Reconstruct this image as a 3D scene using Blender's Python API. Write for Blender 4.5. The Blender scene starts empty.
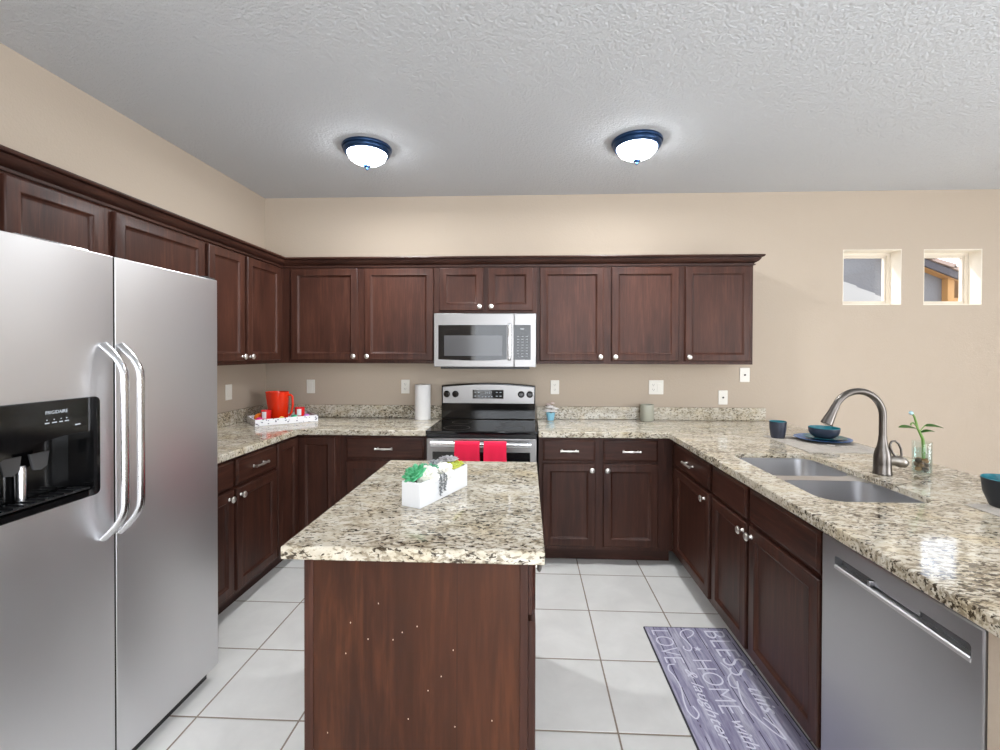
import bpy, bmesh, math, random
from mathutils import Vector, Matrix
random.seed(7)
C = bpy.context.scene.collection
PI = math.pi

# ------------------------------------------------------------------ camera
F, YAW, PITCH, ROLL, PX, PY, CAMH = 455.8262, .0440, .0087, .0025, 506.9325, 356.5941, 1.4544
def make_camera():
    r = Vector((math.cos(YAW), math.sin(YAW), 0)); fw = Vector((-math.sin(YAW), math.cos(YAW), 0)); u = Vector((0, 0, 1))
    f2 = fw * math.cos(PITCH) - u * math.sin(PITCH); u2 = u * math.cos(PITCH) + fw * math.sin(PITCH)
    ex = r * math.cos(ROLL) + u2 * math.sin(ROLL); ey = -r * math.sin(ROLL) + u2 * math.cos(ROLL)
    cd = bpy.data.cameras.new('camera'); co = bpy.data.objects.new('camera', cd); C.objects.link(co)
    m = Matrix((ex, ey, -f2)).transposed().to_4x4(); m.translation = Vector((0, 0, CAMH))
    co.matrix_world = m
    cd.sensor_width = 36; cd.lens = F / 1000 * 36
    cd.shift_x = -(PX - 500) / 1000; cd.shift_y = (PY - 375) / 1000
    cd.clip_start = .02
    bpy.context.scene.camera = co
make_camera()

# ------------------------------------------------------------------ world, sun, added area fills, exposure
sc = bpy.context.scene
sc.cycles.transparent_max_bounces = 24; sc.cycles.use_denoising = True
sc.view_settings.view_transform = 'Standard'; sc.view_settings.look = 'None'
sc.view_settings.gamma = 1; sc.view_settings.use_curve_mapping = False
sc.view_settings.exposure = 0.07
w = bpy.data.worlds.new('sky'); sc.world = w; w.use_nodes = True
wn = w.node_tree.nodes; bg = wn['Background']
bg.inputs['Color'].default_value = (.82, .89, 1, 1); bg.inputs['Strength'].default_value = 3.2
def lamp(name, kind, loc, energy, color=(1, 1, 1), rot=None, direction=None, size=None, size_y=None):
    d = bpy.data.lights.new(name, kind); d.energy = energy; d.color = color
    o = bpy.data.objects.new(name, d); C.objects.link(o); o.location = loc
    if direction is not None: o.rotation_euler = Vector(direction).to_track_quat('-Z', 'Y').to_euler()
    if kind == 'AREA':
        d.shape = 'RECTANGLE'; d.size = size; d.size_y = size_y
    return o
sun = lamp('sun', 'SUN', (-8, 8, 12), 3.0, (1, .96, .9), direction=(.62, -.45, -.62)); sun.data.angle = .02
lamp('added_door_fill', 'AREA', (5.12, -1.0, 1.15), 160, (.94, .975, 1), direction=(-1, 0, 0), size=3.4, size_y=2.1)  # area fill added out of view, inside the assumed patio door
lamp('added_rear_fill', 'AREA', (.9, -3.12, 1.45), 95, (.95, .98, 1), direction=(0, 1, 0), size=4.2, size_y=1.9)  # area fill added behind the viewer, at the assumed rear window

# ------------------------------------------------------------------ materials
def lin(c): return tuple(((v / 255) / 12.92 if v / 255 <= .04045 else ((v / 255 + .055) / 1.055) ** 2.4) for v in c) + (1,)
def new_mat(name):
    m = bpy.data.materials.new(name); m.use_nodes = True
    nt = m.node_tree; return m, nt, nt.nodes['Principled BSDF']
def simple(name, rgb, rough=.5, metal=0, **kw):
    m, nt, p = new_mat(name)
    p.inputs['Base Color'].default_value = lin(rgb); p.inputs['Roughness'].default_value = rough; p.inputs['Metallic'].default_value = metal
    for k, v in kw.items(): p.inputs[k.replace('_', ' ')].default_value = v
    return m
def N(nt, t, **kw):
    n = nt.nodes.new(t)
    for k, v in kw.items(): setattr(n, k, v)
    return n
def coords(nt, scale=(1, 1, 1), kind='Object', loc=(0, 0, 0)):
    tc = N(nt, 'ShaderNodeTexCoord'); mp = N(nt, 'ShaderNodeMapping')
    mp.inputs['Scale'].default_value = scale; mp.inputs['Location'].default_value = loc
    nt.links.new(tc.outputs[kind], mp.inputs['Vector']); return mp.outputs['Vector']
def world_coords(nt, scale=(1, 1, 1)):
    g = N(nt, 'ShaderNodeNewGeometry'); mp = N(nt, 'ShaderNodeMapping'); mp.inputs['Scale'].default_value = scale
    nt.links.new(g.outputs['Position'], mp.inputs['Vector']); return mp.outputs['Vector']
def noise(nt, vec, scale, detail=3, rough=.5, dist=0):
    n = N(nt, 'ShaderNodeTexNoise'); n.inputs['Scale'].default_value = scale; n.inputs['Detail'].default_value = detail
    n.inputs['Roughness'].default_value = rough; n.inputs['Distortion'].default_value = dist
    nt.links.new(vec, n.inputs['Vector']); return n.outputs['Fac']
def ramp(nt, fac, stops):
    r = N(nt, 'ShaderNodeValToRGB'); e = r.color_ramp.elements
    while len(e) < len(stops): e.new(.5)
    for i, (p, c) in enumerate(stops): e[i].position = p; e[i].color = c if len(c) == 4 else lin(c)
    nt.links.new(fac, r.inputs['Fac']); return r.outputs['Color']
def mix(nt, fac, a, b, mode='MIX'):
    m = N(nt, 'ShaderNodeMix', data_type='RGBA', blend_type=mode)
    for s, v in ((0, fac), (6, a), (7, b)):
        if isinstance(v, (int, float)): m.inputs[s].default_value = v
        elif isinstance(v, tuple): m.inputs[s].default_value = v if len(v) == 4 else lin(v)
        else: nt.links.new(v, m.inputs[s])
    return m.outputs[2]
def math_n(nt, op, a, b=0.0):
    m = N(nt, 'ShaderNodeMath', operation=op)
    for i, v in enumerate((a, b)):
        if isinstance(v, (int, float)): m.inputs[i].default_value = v
        else: nt.links.new(v, m.inputs[i])
    return m.outputs[0]
def bump(nt, p, h, strength=.2, dist=.01):
    b = N(nt, 'ShaderNodeBump'); b.inputs['Strength'].default_value = strength; b.inputs['Distance'].default_value = dist
    nt.links.new(h, b.inputs['Height']); nt.links.new(b.outputs['Normal'], p.inputs['Normal'])
BLACK, WHITE = (0, 0, 0, 1), (1, 1, 1, 1)

def wood(name, dark, mid, light, scale=(28, 28, 2.2), rough=.42, patch=3.0, specks=False):
    m, nt, p = new_mat(name)
    v = coords(nt, scale); g = noise(nt, v, 1.0, 6, .62, .6)
    v2 = coords(nt, (scale[0] * 4, scale[1] * 4, scale[2] * 3)); f = noise(nt, v2, 1.2, 3, .6)
    col = ramp(nt, g, [(.28, dark), (.5, mid), (.74, light)])
    col = mix(nt, math_n(nt, 'MULTIPLY', ramp(nt, f, [(.42, WHITE), (.56, BLACK)]), .45), col, dark)
    pt = noise(nt, coords(nt, (patch, patch, patch * .5)), 1.0, 2)
    col = mix(nt, ramp(nt, pt, [(.35, BLACK), (.75, (.5, .5, .5, 1))]), col, light)
    if specks:
        sx = N(nt, 'ShaderNodeSeparateXYZ'); nt.links.new(coords(nt, (1, 1, .6)), sx.inputs[0]); cb = N(nt, 'ShaderNodeCombineXYZ')
        nt.links.new(sx.outputs[0], cb.inputs[0]); nt.links.new(sx.outputs[2], cb.inputs[1])
        vo = N(nt, 'ShaderNodeTexVoronoi', voronoi_dimensions='2D'); vo.inputs['Scale'].default_value = 13; nt.links.new(cb.outputs[0], vo.inputs['Vector'])
        seam = math_n(nt, 'LESS_THAN', math_n(nt, 'ABSOLUTE', math_n(nt, 'SUBTRACT', sx.outputs[0], .115)), .0009)
        col = mix(nt, math_n(nt, 'MULTIPLY', seam, .7), col, dark)
        sp = math_n(nt, 'LESS_THAN', vo.outputs['Distance'], .017)
        keep = math_n(nt, 'GREATER_THAN', noise(nt, coords(nt, (1, 1, 1)), 3.0, 0), .57)
        col = mix(nt, math_n(nt, 'MULTIPLY', sp, keep), col, (222, 205, 188))
    nt.links.new(col, p.inputs['Base Color']); p.inputs['Roughness'].default_value = rough; p.inputs['Specular IOR Level'].default_value = .28
    bump(nt, p, f, .08, .002); return m
M = {}
WD, WM, WL = (36, 19, 14), (60, 33, 25), (84, 51, 39)
M['wood'] = wood('stained_oak', WD, WM, WL)
M['wood_h'] = wood('stained_oak_across', WD, WM, WL, (2.2, 28, 28))
M['wood_crown'] = wood('stained_oak_crown', (34, 19, 15), (56, 33, 26), (78, 48, 38), (3, 3, 40))
M['wood_kick'] = wood('stained_kick', (44, 26, 20), (62, 36, 28), (78, 46, 36), (3, 3, 30), .5)
M['wood_island'] = wood('worn_panel', (34, 16, 9), (57, 29, 17), (90, 51, 29), (13, 13, 1.3), .33, 2.2, True)

def granite(name):
    m, nt, p = new_mat(name)
    v = world_coords(nt, (.55, 1, 1)); v1 = world_coords(nt, (1, 1, 1))
    big = noise(nt, world_coords(nt, (.4, 1, 1)), 5.0, 3, .6, .5)
    base = ramp(nt, noise(nt, v, 22, 4, .65, .6), [(.3, (158, 148, 130)), (.48, (200, 191, 173)), (.66, (218, 212, 199))])
    base = mix(nt, ramp(nt, noise(nt, v1, 7.0, 2), [(.5, BLACK), (.75, (.45, .45, .45, 1))]), base, (200, 178, 134))
    sh = math_n(nt, 'MULTIPLY', math_n(nt, 'SUBTRACT', big, .5), .30)
    mid = math_n(nt, 'ADD', noise(nt, v, 85, 3, .6, .3), sh)
    base = mix(nt, ramp(nt, mid, [(.51, BLACK), (.60, (.75, .75, .75, 1))]), base, (124, 110, 88))
    th = math_n(nt, 'ADD', noise(nt, v, 100, 3, .55, .4), sh)
    base = mix(nt, ramp(nt, th, [(.585, BLACK), (.63, (.95, .95, .95, 1))]), base, (56, 46, 34))
    nt.links.new(base, p.inputs['Base Color']); p.inputs['Roughness'].default_value = .07; return m
M['granite'] = granite('granite')

def steel(name, rgb, rough, scale=(2, 2, 160), aniso=0.0):
    m, nt, p = new_mat(name)
    p.inputs['Metallic'].default_value = 1; p.inputs['Base Color'].default_value = lin(rgb)
    n = noise(nt, coords(nt, scale), 3, 3)
    r = N(nt, 'ShaderNodeMapRange'); r.inputs['To Min'].default_value = rough - .05; r.inputs['To Max'].default_value = rough + .05
    nt.links.new(n, r.inputs['Value']); nt.links.new(r.outputs[0], p.inputs['Roughness'])
    bump(nt, p, n, .02, .001); return m
M['steel'] = steel('brushed_steel', (150, 148, 147), .36)
M['steel_fridge'] = steel('brushed_steel_fridge', (226, 226, 228), .42, (2, 160, 2))
M['steel_dark'] = steel('brushed_steel_dishwasher', (186, 186, 189), .34, (2, 2, 160))
M['chrome'] = simple('brushed_nickel', (232, 228, 222), .36, 1)
M['handle_steel'] = simple('handle_steel', (214, 214, 216), .24, 1)
M['sink_steel'] = simple('sink_steel', (204, 204, 206), .30, 1)
M['faucet'] = simple('faucet_nickel', (104, 99, 95), .3, 1)
M['black_gloss'] = simple('black_gloss', (14, 14, 15), .08)
M['black_glass'] = simple('black_glass', (20, 20, 22), .04)
M['black_plastic'] = simple('black_plastic', (24, 24, 26), .35)
M['dark_gap'] = simple('seam_dark', (18, 18, 18), .7)
M['grey_glass'] = simple('oven_glass', (62, 62, 64), .1)
M['white_plastic'] = simple('white_plastic', (232, 228, 219), .4)
M['slot'] = simple('slot_dark', (60, 55, 50), .6)
M['white_gloss'] = simple('white_lacquer', (226, 227, 229), .25)
M['paper'] = simple('paper_towel', (240, 238, 236), .9)
M['display'] = simple('display_text', (186, 192, 198), .4)
M['bronze'] = simple('bronze_blue_sheen', (32, 60, 96), .3, .6)  # bluish reflection on the bronze is put into the base colour
def emis(name, rgb, s):
    m, nt, p = new_mat(name); p.inputs['Base Color'].default_value = lin(rgb)
    p.inputs['Emission Color'].default_value = lin(rgb); p.inputs['Emission Strength'].default_value = s; return m
M['lampglass'] = emis('lamp_glass', (245, 250, 255), 32.0)
M['vinyl'] = simple('window_vinyl', (226, 216, 200), .4)
def plaster(name, rgb, sc_, st, rgb2=None, rough=.85):
    m, nt, p = new_mat(name)
    v = world_coords(nt); n = noise(nt, v, sc_, 3, .55); n2 = noise(nt, v, sc_ * .45, 2)
    p.inputs['Base Color'].default_value = lin(rgb); p.inputs['Roughness'].default_value = rough
    bump(nt, p, math_n(nt, 'ADD', n, math_n(nt, 'MULTIPLY', n2, .6)), st, .012); return m
M['wall'] = plaster('wall_paint', (185, 170, 153), 110, .12)
M['ceiling'] = plaster('ceiling_texture', (205, 207, 210), 95, .62)
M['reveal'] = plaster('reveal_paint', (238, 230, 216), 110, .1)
def tile():
    m, nt, p = new_mat('floor_tile')
    g = N(nt, 'ShaderNodeNewGeometry'); s = N(nt, 'ShaderNodeSeparateXYZ'); nt.links.new(g.outputs['Position'], s.inputs[0])
    T = .4157; masks = []; ids = []
    for o, off in (('X', -1.3101), ('Y', 1.7475)):
        t = math_n(nt, 'DIVIDE', math_n(nt, 'SUBTRACT', s.outputs[o], off), T)
        fr = math_n(nt, 'ABSOLUTE', math_n(nt, 'SUBTRACT', math_n(nt, 'FRACT', math_n(nt, 'ADD', t, .5)), .5))
        masks.append(fr); ids.append(math_n(nt, 'FLOOR', t))
    d = math_n(nt, 'MINIMUM', masks[0], masks[1])
    joint = math_n(nt, 'LESS_THAN', d, .0085)
    cx = N(nt, 'ShaderNodeCombineXYZ'); nt.links.new(ids[0], cx.inputs[0]); nt.links.new(ids[1], cx.inputs[1])
    wn_ = N(nt, 'ShaderNodeTexWhiteNoise'); nt.links.new(cx.outputs[0], wn_.inputs['Vector'])
    v = world_coords(nt)
    col = ramp(nt, noise(nt, v, 5, 5, .6, .4), [(.3, (216, 214, 210)), (.7, (230, 228, 224))])
    col = mix(nt, math_n(nt, 'MULTIPLY', wn_.outputs['Value'], .25), col, (208, 205, 200))
    col = mix(nt, joint, col, (142, 127, 112))
    nt.links.new(col, p.inputs['Base Color'])
    nt.links.new(math_n(nt, 'ADD', math_n(nt, 'MULTIPLY', joint, .4), .34), p.inputs['Roughness'])
    h = N(nt, 'ShaderNodeMapRange'); h.inputs['From Max'].default_value = .016; nt.links.new(d, h.inputs['Value'])
    bump(nt, p, h.outputs[0], .5, .004); return m
M['tile'] = tile()
def clear(name, tint=(255, 255, 255), refl=.08):
    m, nt, p = new_mat(name); nt.nodes.remove(p)
    t = N(nt, 'ShaderNodeBsdfTransparent'); t.inputs[0].default_value = lin(tint)
    g = N(nt, 'ShaderNodeBsdfGlossy'); g.inputs['Roughness'].default_value = .02
    lw = N(nt, 'ShaderNodeLayerWeight'); fc = math_n(nt, 'ADD', math_n(nt, 'MULTIPLY', math_n(nt, 'POWER', lw.outputs['Facing'], 4.0), .45), .04)
    mx = N(nt, 'ShaderNodeMixShader'); nt.links.new(fc, mx.inputs[0])
    nt.links.new(t.outputs[0], mx.inputs[1]); nt.links.new(g.outputs[0], mx.inputs[2])
    nt.links.new(mx.outputs[0], nt.nodes['Material Output'].inputs[0]); return m
M['glass'] = clear('window_glass'); M['vase_glass'] = clear('vase_glass', (250, 253, 252))
M['water'] = clear('water', (240, 248, 248))

# ------------------------------------------------------------------ mesh helpers
class B:
    def __init__(s): s.bm = bmesh.new(); s.flat = False
    def _add(s, vs, fs):
        v = [s.bm.verts.new(p) for p in vs]
        out = []
        for f in fs:
            try: out.append(s.bm.faces.new([v[i] for i in f]))
            except ValueError: pass
        return v, out
    def box(s, x0, x1, y0, y1, z0, z1, bev=0, seg=2):
        t = bmesh.new(); s.flat = True
        bmesh.ops.create_cube(t, size=1)
        for v in t.verts: v.co = Vector(((x0 + x1) / 2 + v.co.x * (x1 - x0), (y0 + y1) / 2 + v.co.y * (y1 - y0), (z0 + z1) / 2 + v.co.z * (z1 - z0)))
        if bev: bmesh.ops.bevel(t, geom=t.edges[:] , offset=bev, segments=seg, affect='EDGES', profile=.5)
        return s.merge(t)
    def merge(s, t, mat=None):
        if mat is not None: bmesh.ops.transform(t, matrix=mat, verts=t.verts)
        me = bpy.data.meshes.new('tmp'); t.to_mesh(me); t.free(); s.bm.from_mesh(me); bpy.data.meshes.remove(me); return s
    def lathe(s, prof, c=(0, 0, 0), seg=32, mat=None, caps=True):
        t = bmesh.new(); rings = []; seg = max(seg, 20)
        for r, z in prof:
            if r < 1e-6: rings.append([t.verts.new((0, 0, z))])
            else: rings.append([t.verts.new((r * math.cos(2 * PI * i / seg), r * math.sin(2 * PI * i / seg), z)) for i in range(seg)])
        for a, b in zip(rings, rings[1:]):
            if len(a) == 1 and len(b) == 1: continue
            for i in range(seg):
                j = (i + 1) % seg
                if len(a) == 1: t.faces.new((a[0], b[j], b[i]))
                elif len(b) == 1: t.faces.new((a[i], a[j], b[0]))
                else: t.faces.new((a[i], a[j], b[j], b[i]))
        if caps:
            for r in (rings[0], rings[-1]):
                if len(r) > 1: t.faces.new(r)
        bmesh.ops.recalc_face_normals(t, faces=t.faces)
        m = Matrix.Translation(c)
        if mat is not None: m = m @ mat
        return s.merge(t, m)
    def tube(s, pts, ra, rb=None, seg=12, up=(0, 0, 1), closed=False):
        t = bmesh.new(); pts = [Vector(p) for p in pts]; n = len(pts); rings = []; seg = max(seg, 20)
        up = Vector(up); nrm = None
        for i, p in enumerate(pts):
            a = pts[(i - 1) % n] if (closed or i) else pts[i]; b = pts[(i + 1) % n] if (closed or i < n - 1) else pts[i]
            d = (b - a).normalized()
            if nrm is None:
                nrm = up - d * up.dot(d)
                if nrm.length < 1e-4: nrm = Vector((1, 0, 0)) - d * d.x
            else: nrm = nrm - d * nrm.dot(d)
            nrm.normalize(); bi = d.cross(nrm)
            r1 = ra[i] if isinstance(ra, (list, tuple)) else ra
            r2 = r1 if rb is None else (rb[i] if isinstance(rb, (list, tuple)) else rb)
            rings.append([t.verts.new(p + bi * r1 * math.cos(2 * PI * k / seg) + nrm * r2 * math.sin(2 * PI * k / seg)) for k in range(seg)])
        prs = list(zip(rings, rings[1:])) + ([(rings[-1], rings[0])] if closed else [])
        for a, b in prs:
            for k in range(seg): t.faces.new((a[k], a[(k + 1) % seg], b[(k + 1) % seg], b[k]))
        if not closed: t.faces.new(rings[0]); t.faces.new(rings[-1])
        bmesh.ops.recalc_face_normals(t, faces=t.faces); return s.merge(t)
    def prism(s, poly, z0, z1, bev=0, mat=None, seg=2):
        s.flat = True; t = bmesh.new(); a = [t.verts.new((x, y, z0)) for x, y in poly]; b = [t.verts.new((x, y, z1)) for x, y in poly]
        n = len(poly); t.faces.new(a); t.faces.new(b)
        for i in range(n): t.faces.new((a[i], a[(i + 1) % n], b[(i + 1) % n], b[i]))
        bmesh.ops.recalc_face_normals(t, faces=t.faces)
        if bev:
            es = [e for e in t.edges if abs(e.verts[0].co.z - e.verts[1].co.z) < 1e-6]
            bmesh.ops.bevel(t, geom=es, offset=bev, segments=seg, affect='EDGES', profile=.5)
        return s.merge(t, mat)
    def nested(s, x0, x1, z0, z1, prof, back):
        """door face: concentric rectangles (inset, y); front looks to -y"""
        t = bmesh.new(); rings = []
        for i, y in prof: rings.append([t.verts.new(p) for p in ((x0 + i, y, z0 + i), (x1 - i, y, z0 + i), (x1 - i, y, z1 - i), (x0 + i, y, z1 - i))])
        bk = [t.verts.new(p) for p in ((x0, back, z0), (x1, back, z0), (x1, back, z1), (x0, back, z1))]
        rings.insert(0, bk)
        for a, b in zip(rings, rings[1:]):
            for k in range(4): t.faces.new((a[k], a[(k + 1) % 4], b[(k + 1) % 4], b[k]))
        t.faces.new(rings[-1]); t.faces.new(bk)
        bmesh.ops.recalc_face_normals(t, faces=t.faces); return s.merge(t)
    def ball(s, c, r, sub=2, scale=(1, 1, 1), rot=None):
        t = bmesh.new(); bmesh.ops.create_icosphere(t, subdivisions=sub, radius=r)
        m = Matrix.Translation(c) @ (rot.to_4x4() if rot is not None else Matrix.Identity(4)) @ Matrix.Diagonal((*scale, 1))
        return s.merge(t, m)
def rrect(x0, x1, y0, y1, r, n=5):
    out = []
    for cx, cy, a0 in ((x1 - r, y1 - r, 0), (x0 + r, y1 - r, 90), (x0 + r, y0 + r, 180), (x1 - r, y0 + r, 270)):
        for i in range(n + 1):
            a = math.radians(a0 + 90 * i / n); out.append((cx + r * math.cos(a), cy + r * math.sin(a)))
    return out
def obj(name, b, mat, parent=None, loc=None, rotz=0, ang=None):
    if ang is None: ang = 20 if b.flat else 50
    me = bpy.data.meshes.new(name); b.bm.to_mesh(me); b.bm.free()
    return link(name, me, mat, parent, loc, rotz, ang)
def link(name, me, mat, parent=None, loc=None, rotz=0, ang=28):
    me.materials.clear(); me.materials.append(mat)
    if len(me.polygons):
        me.polygons.foreach_set('use_smooth', [True] * len(me.polygons)); me.set_sharp_from_angle(angle=math.radians(ang))
    o = bpy.data.objects.new(name, me); C.objects.link(o)
    if parent: o.parent = parent
    if loc: o.location = loc
    o.rotation_euler.z = rotz
    return o
def cut(o, cutter):
    """boolean difference, baked into the mesh"""
    me = bpy.data.meshes.new('cutter'); cutter.bm.to_mesh(me); cutter.bm.free()
    c = bpy.data.objects.new('cutter', me); C.objects.link(c)
    if o.parent: c.parent = o.parent
    c.location = o.location; c.rotation_euler = o.rotation_euler
    md = o.modifiers.new('cut', 'BOOLEAN'); md.operation = 'DIFFERENCE'; md.solver = 'EXACT'; md.object = c
    bpy.context.view_layer.update()
    dg = bpy.context.evaluated_depsgraph_get()
    nm = bpy.data.meshes.new_from_object(o.evaluated_get(dg)); old = o.data
    o.modifiers.clear(); o.data = nm; nm.name = o.name; bpy.data.objects.remove(c); bpy.data.meshes.remove(old)
    nm.polygons.foreach_set('use_smooth', [True] * len(nm.polygons)); nm.set_sharp_from_angle(angle=math.radians(20))
def thing(name, label, cat, loc=(0, 0, 0), rotz=0, group=None):
    o = bpy.data.objects.new(name, None); C.objects.link(o); o.empty_display_size = .05
    o.location = loc; o.rotation_euler.z = rotz
    o['label'] = label; o['category'] = cat
    if group: o['group'] = group
    return o
def tag(o, label, cat, group=None):
    o['label'] = label; o['category'] = cat
    if group: o['group'] = group
    return o
def struct(name, b, mat, parent=None, **kw):
    o = obj(name, b, mat, parent, **kw)
    if parent is None: o['kind'] = 'structure'
    return o
def text_mesh(body, length, height, depth=.0004, shear=0.0, bold=0.0):
    cu = bpy.data.curves.new('t', 'FONT'); cu.body = body; cu.size = 1; cu.extrude = 0; cu.shear = shear; cu.offset = bold; cu.resolution_u = 4
    to = bpy.data.objects.new('t', cu); C.objects.link(to); bpy.context.view_layer.update()
    me = bpy.data.meshes.new_from_object(to.evaluated_get(bpy.context.evaluated_depsgraph_get()))
    bpy.data.objects.remove(to); bpy.data.curves.remove(cu)
    xs = [v.co.x for v in me.vertices]; ys = [v.co.y for v in me.vertices]
    x0, x1, y0, y1 = min(xs), max(xs), min(ys), max(ys)
    for v in me.vertices: v.co = Vector(((v.co.x - x0) / (x1 - x0) * length, (v.co.y - y0) / (y1 - y0) * height, 0))
    t = bmesh.new(); t.from_mesh(me); bpy.data.meshes.remove(me)
    r = bmesh.ops.extrude_face_region(t, geom=t.faces[:])
    bmesh.ops.translate(t, vec=(0, 0, depth), verts=[e for e in r['geom'] if isinstance(e, bmesh.types.BMVert)])
    bmesh.ops.recalc_face_normals(t, faces=t.faces)
    return t
def basis(xa, ya, loc):
    xa, ya = Vector(xa), Vector(ya); m = Matrix((xa, ya, xa.cross(ya))).transposed().to_4x4(); m.translation = loc; return m
AX_FRONT = Matrix.Rotation(PI / 2, 4, 'X')          # lathe axis z -> -y

# ------------------------------------------------------------------ room shell
XL, YB, HC, XR, YR = -2.1985, 3.7409, 2.7424, 5.25, -3.25
b = B(); b.box(XL - .15, XR + .15, YR - .15, YB + .18, -.12, 0); struct('floor', b, M['tile'])
b = B(); b.box(XL - .15, XR + .15, YR - .15, YB + .18, HC, HC + .12); struct('ceiling', b, M['ceiling'])
b = B(); b.box(XL - .15, XL, YR, YB + .18, 0, HC); struct('wall_left', b, M['wall'])
WIN = [(2.505, 2.956, 1.84, 2.279), (3.123, 3.566, 1.838, 2.277)]
b = B(); b.box(XL, XR, YB, YB + .18, 0, HC); wb = struct('wall_back', b, M['wall'])
k = B()
for x0, x1, z0, z1 in WIN: k.box(x0, x1, YB - .05, YB + .3, z0, z1)
cut(wb, k)
PD = (-2.7, .7, .02, 2.15); RW = (-1.2, 3.0, .5, 2.4)  # openings assumed in the unseen right and rear walls, for light
b = B(); b.box(XR, XR + .15, YR, YB + .18, 0, HC); wr = struct('wall_right', b, M['wall'])
k = B(); k.box(XR - .1, XR + .3, PD[0], PD[1], PD[2], PD[3]); cut(wr, k)
b = B(); b.box(XL - .15, XR + .15, YR - .15, YR, 0, HC); wq = struct('wall_rear', b, M['wall'])
k = B(); k.box(RW[0], RW[1], YR - .3, YR + .1, RW[2], RW[3]); cut(wq, k)
def ring_xz(b, x0, x1, z0, z1, y0, y1, t):
    b.box(x0, x0 + t, y0, y1, z0, z1); b.box(x1 - t, x1, y0, y1, z0, z1)
    b.box(x0 + t, x1 - t, y0, y1, z0, z0 + t); b.box(x0 + t, x1 - t, y0, y1, z1 - t, z1)
for i, (x0, x1, z0, z1) in enumerate(WIN):
    r = bpy.data.objects.new('window_%d' % (i + 1), None); C.objects.link(r); r['kind'] = 'structure'; r.location = (x0, YB + .11, z0)
    W, H = x1 - x0, z1 - z0
    b = B(); t = .006                                                       # painted reveal lining
    b.box(0, t, -.108, 0, 0, H); b.box(W - t, W, -.108, 0, 0, H); b.box(t, W - t, -.108, 0, 0, t); b.box(t, W - t, -.108, 0, H - t, H)
    obj('window_reveal', b, M['reveal'], r)
    b = B(); ring_xz(b, .001, W - .001, .001, H - .001, 0, .05, .028); ring_xz(b, .03, W - .03, .03, H - .03, .012, .04, .012)
    obj('window_frame', b, M['vinyl'], r)
    b = B(); b.box(.04, W - .04, .024, .03, .04, H - .04); obj('window_pane', b, M['glass'], r)
r = bpy.data.objects.new('door_assumed', None); C.objects.link(r); r['kind'] = 'structure'; r.location = (XR, PD[0], PD[2])  # assumed patio door, out of view, put in to let light enter
b = B(); L = PD[1] - PD[0]; H = PD[3] - PD[2]
for y0, y1 in ((0, .06), (L / 2 - .04, L / 2 + .04), (L - .06, L)): b.box(.03, .1, y0, y1, 0, H)
b.box(.03, .1, .06, L - .06, 0, .07); b.box(.03, .1, .06, L - .06, H - .07, H); obj('door_frame', b, M['vinyl'], r)
b = B(); b.box(.06, .068, .05, L - .05, .05, H - .05); obj('door_pane', b, M['glass'], r)
r = bpy.data.objects.new('window_3', None); C.objects.link(r); r['kind'] = 'structure'; r.location = (RW[0], YR, RW[2])  # assumed window behind the viewer, put in for its light
b = B(); L = RW[1] - RW[0]; H = RW[3] - RW[2]; ring_xz(b, 0, L, 0, H, -.1, -.03, .06)
for q in (L / 3, 2 * L / 3): b.box(q - .03, q + .03, -.1, -.03, .06, H - .06)
obj('window_frame', b, M['vinyl'], r)
b = B(); b.box(.05, L - .05, -.07, -.062, .05, H - .05); obj('window_pane', b, M['glass'], r)

# ------------------------------------------------------------------ cabinets
DOOR_PROF = [(0, -.004), (.004, .0), (.006, .0), (.046, .0), (.048, -.0015), (.051, -.0005), (.054, .005), (.060, .0105), (.064, .0125), (.067, .0125)]
def door_mesh(x0, x1, z0, z1):
    b = B(); b.nested(x0, x1, z0, z1, [(i, (-.021 if j else -.0165) + (y if j > 1 else 0)) for j, (i, y) in enumerate(DOOR_PROF)], -.001); return b
def drawer_mesh(x0, x1, z0, z1):
    b = B(); b.nested(x0, x1, z0, z1, [(0, -.012), (.004, -.015), (.009, -.0165), (.012, -.021), (.016, -.021)], -.001); return b
def knob(parent, x, z, y=-.021):
    b = B(); b.lathe([(.010, 0), (.0065, .004), (.006, .012), (.012, .0155), (.0172, .020), (.0178, .0245), (.0135, .029), (.007, .031), (0, .0315)], (x, y, z), 20, AX_FRONT)
    return obj('knob', b, M['chrome'], parent, ang=50)
def pull(parent, x, z, y=-.021, half=.055):
    b = B(); pts = []; rad = []
    for i in range(13):
        t = -1 + i / 6; pts.append((x + t * half * 1.12, y - .026 - .004 * (1 - t * t), z)); rad.append(.0058 + .003 * (abs(t) > .95) + .0016 * (abs(t) < .2))
    b.tube(pts, rad, seg=10)
    for s in (-1, 1):
        b.lathe([(.0075, 0), (.005, .005), (.0048, .024), (.007, .027), (.006, .032), (0, .033)], (x + s * half * .88, y, z), 14, AX_FRONT)
    return obj('pull', b, M['chrome'], parent, ang=50)
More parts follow.
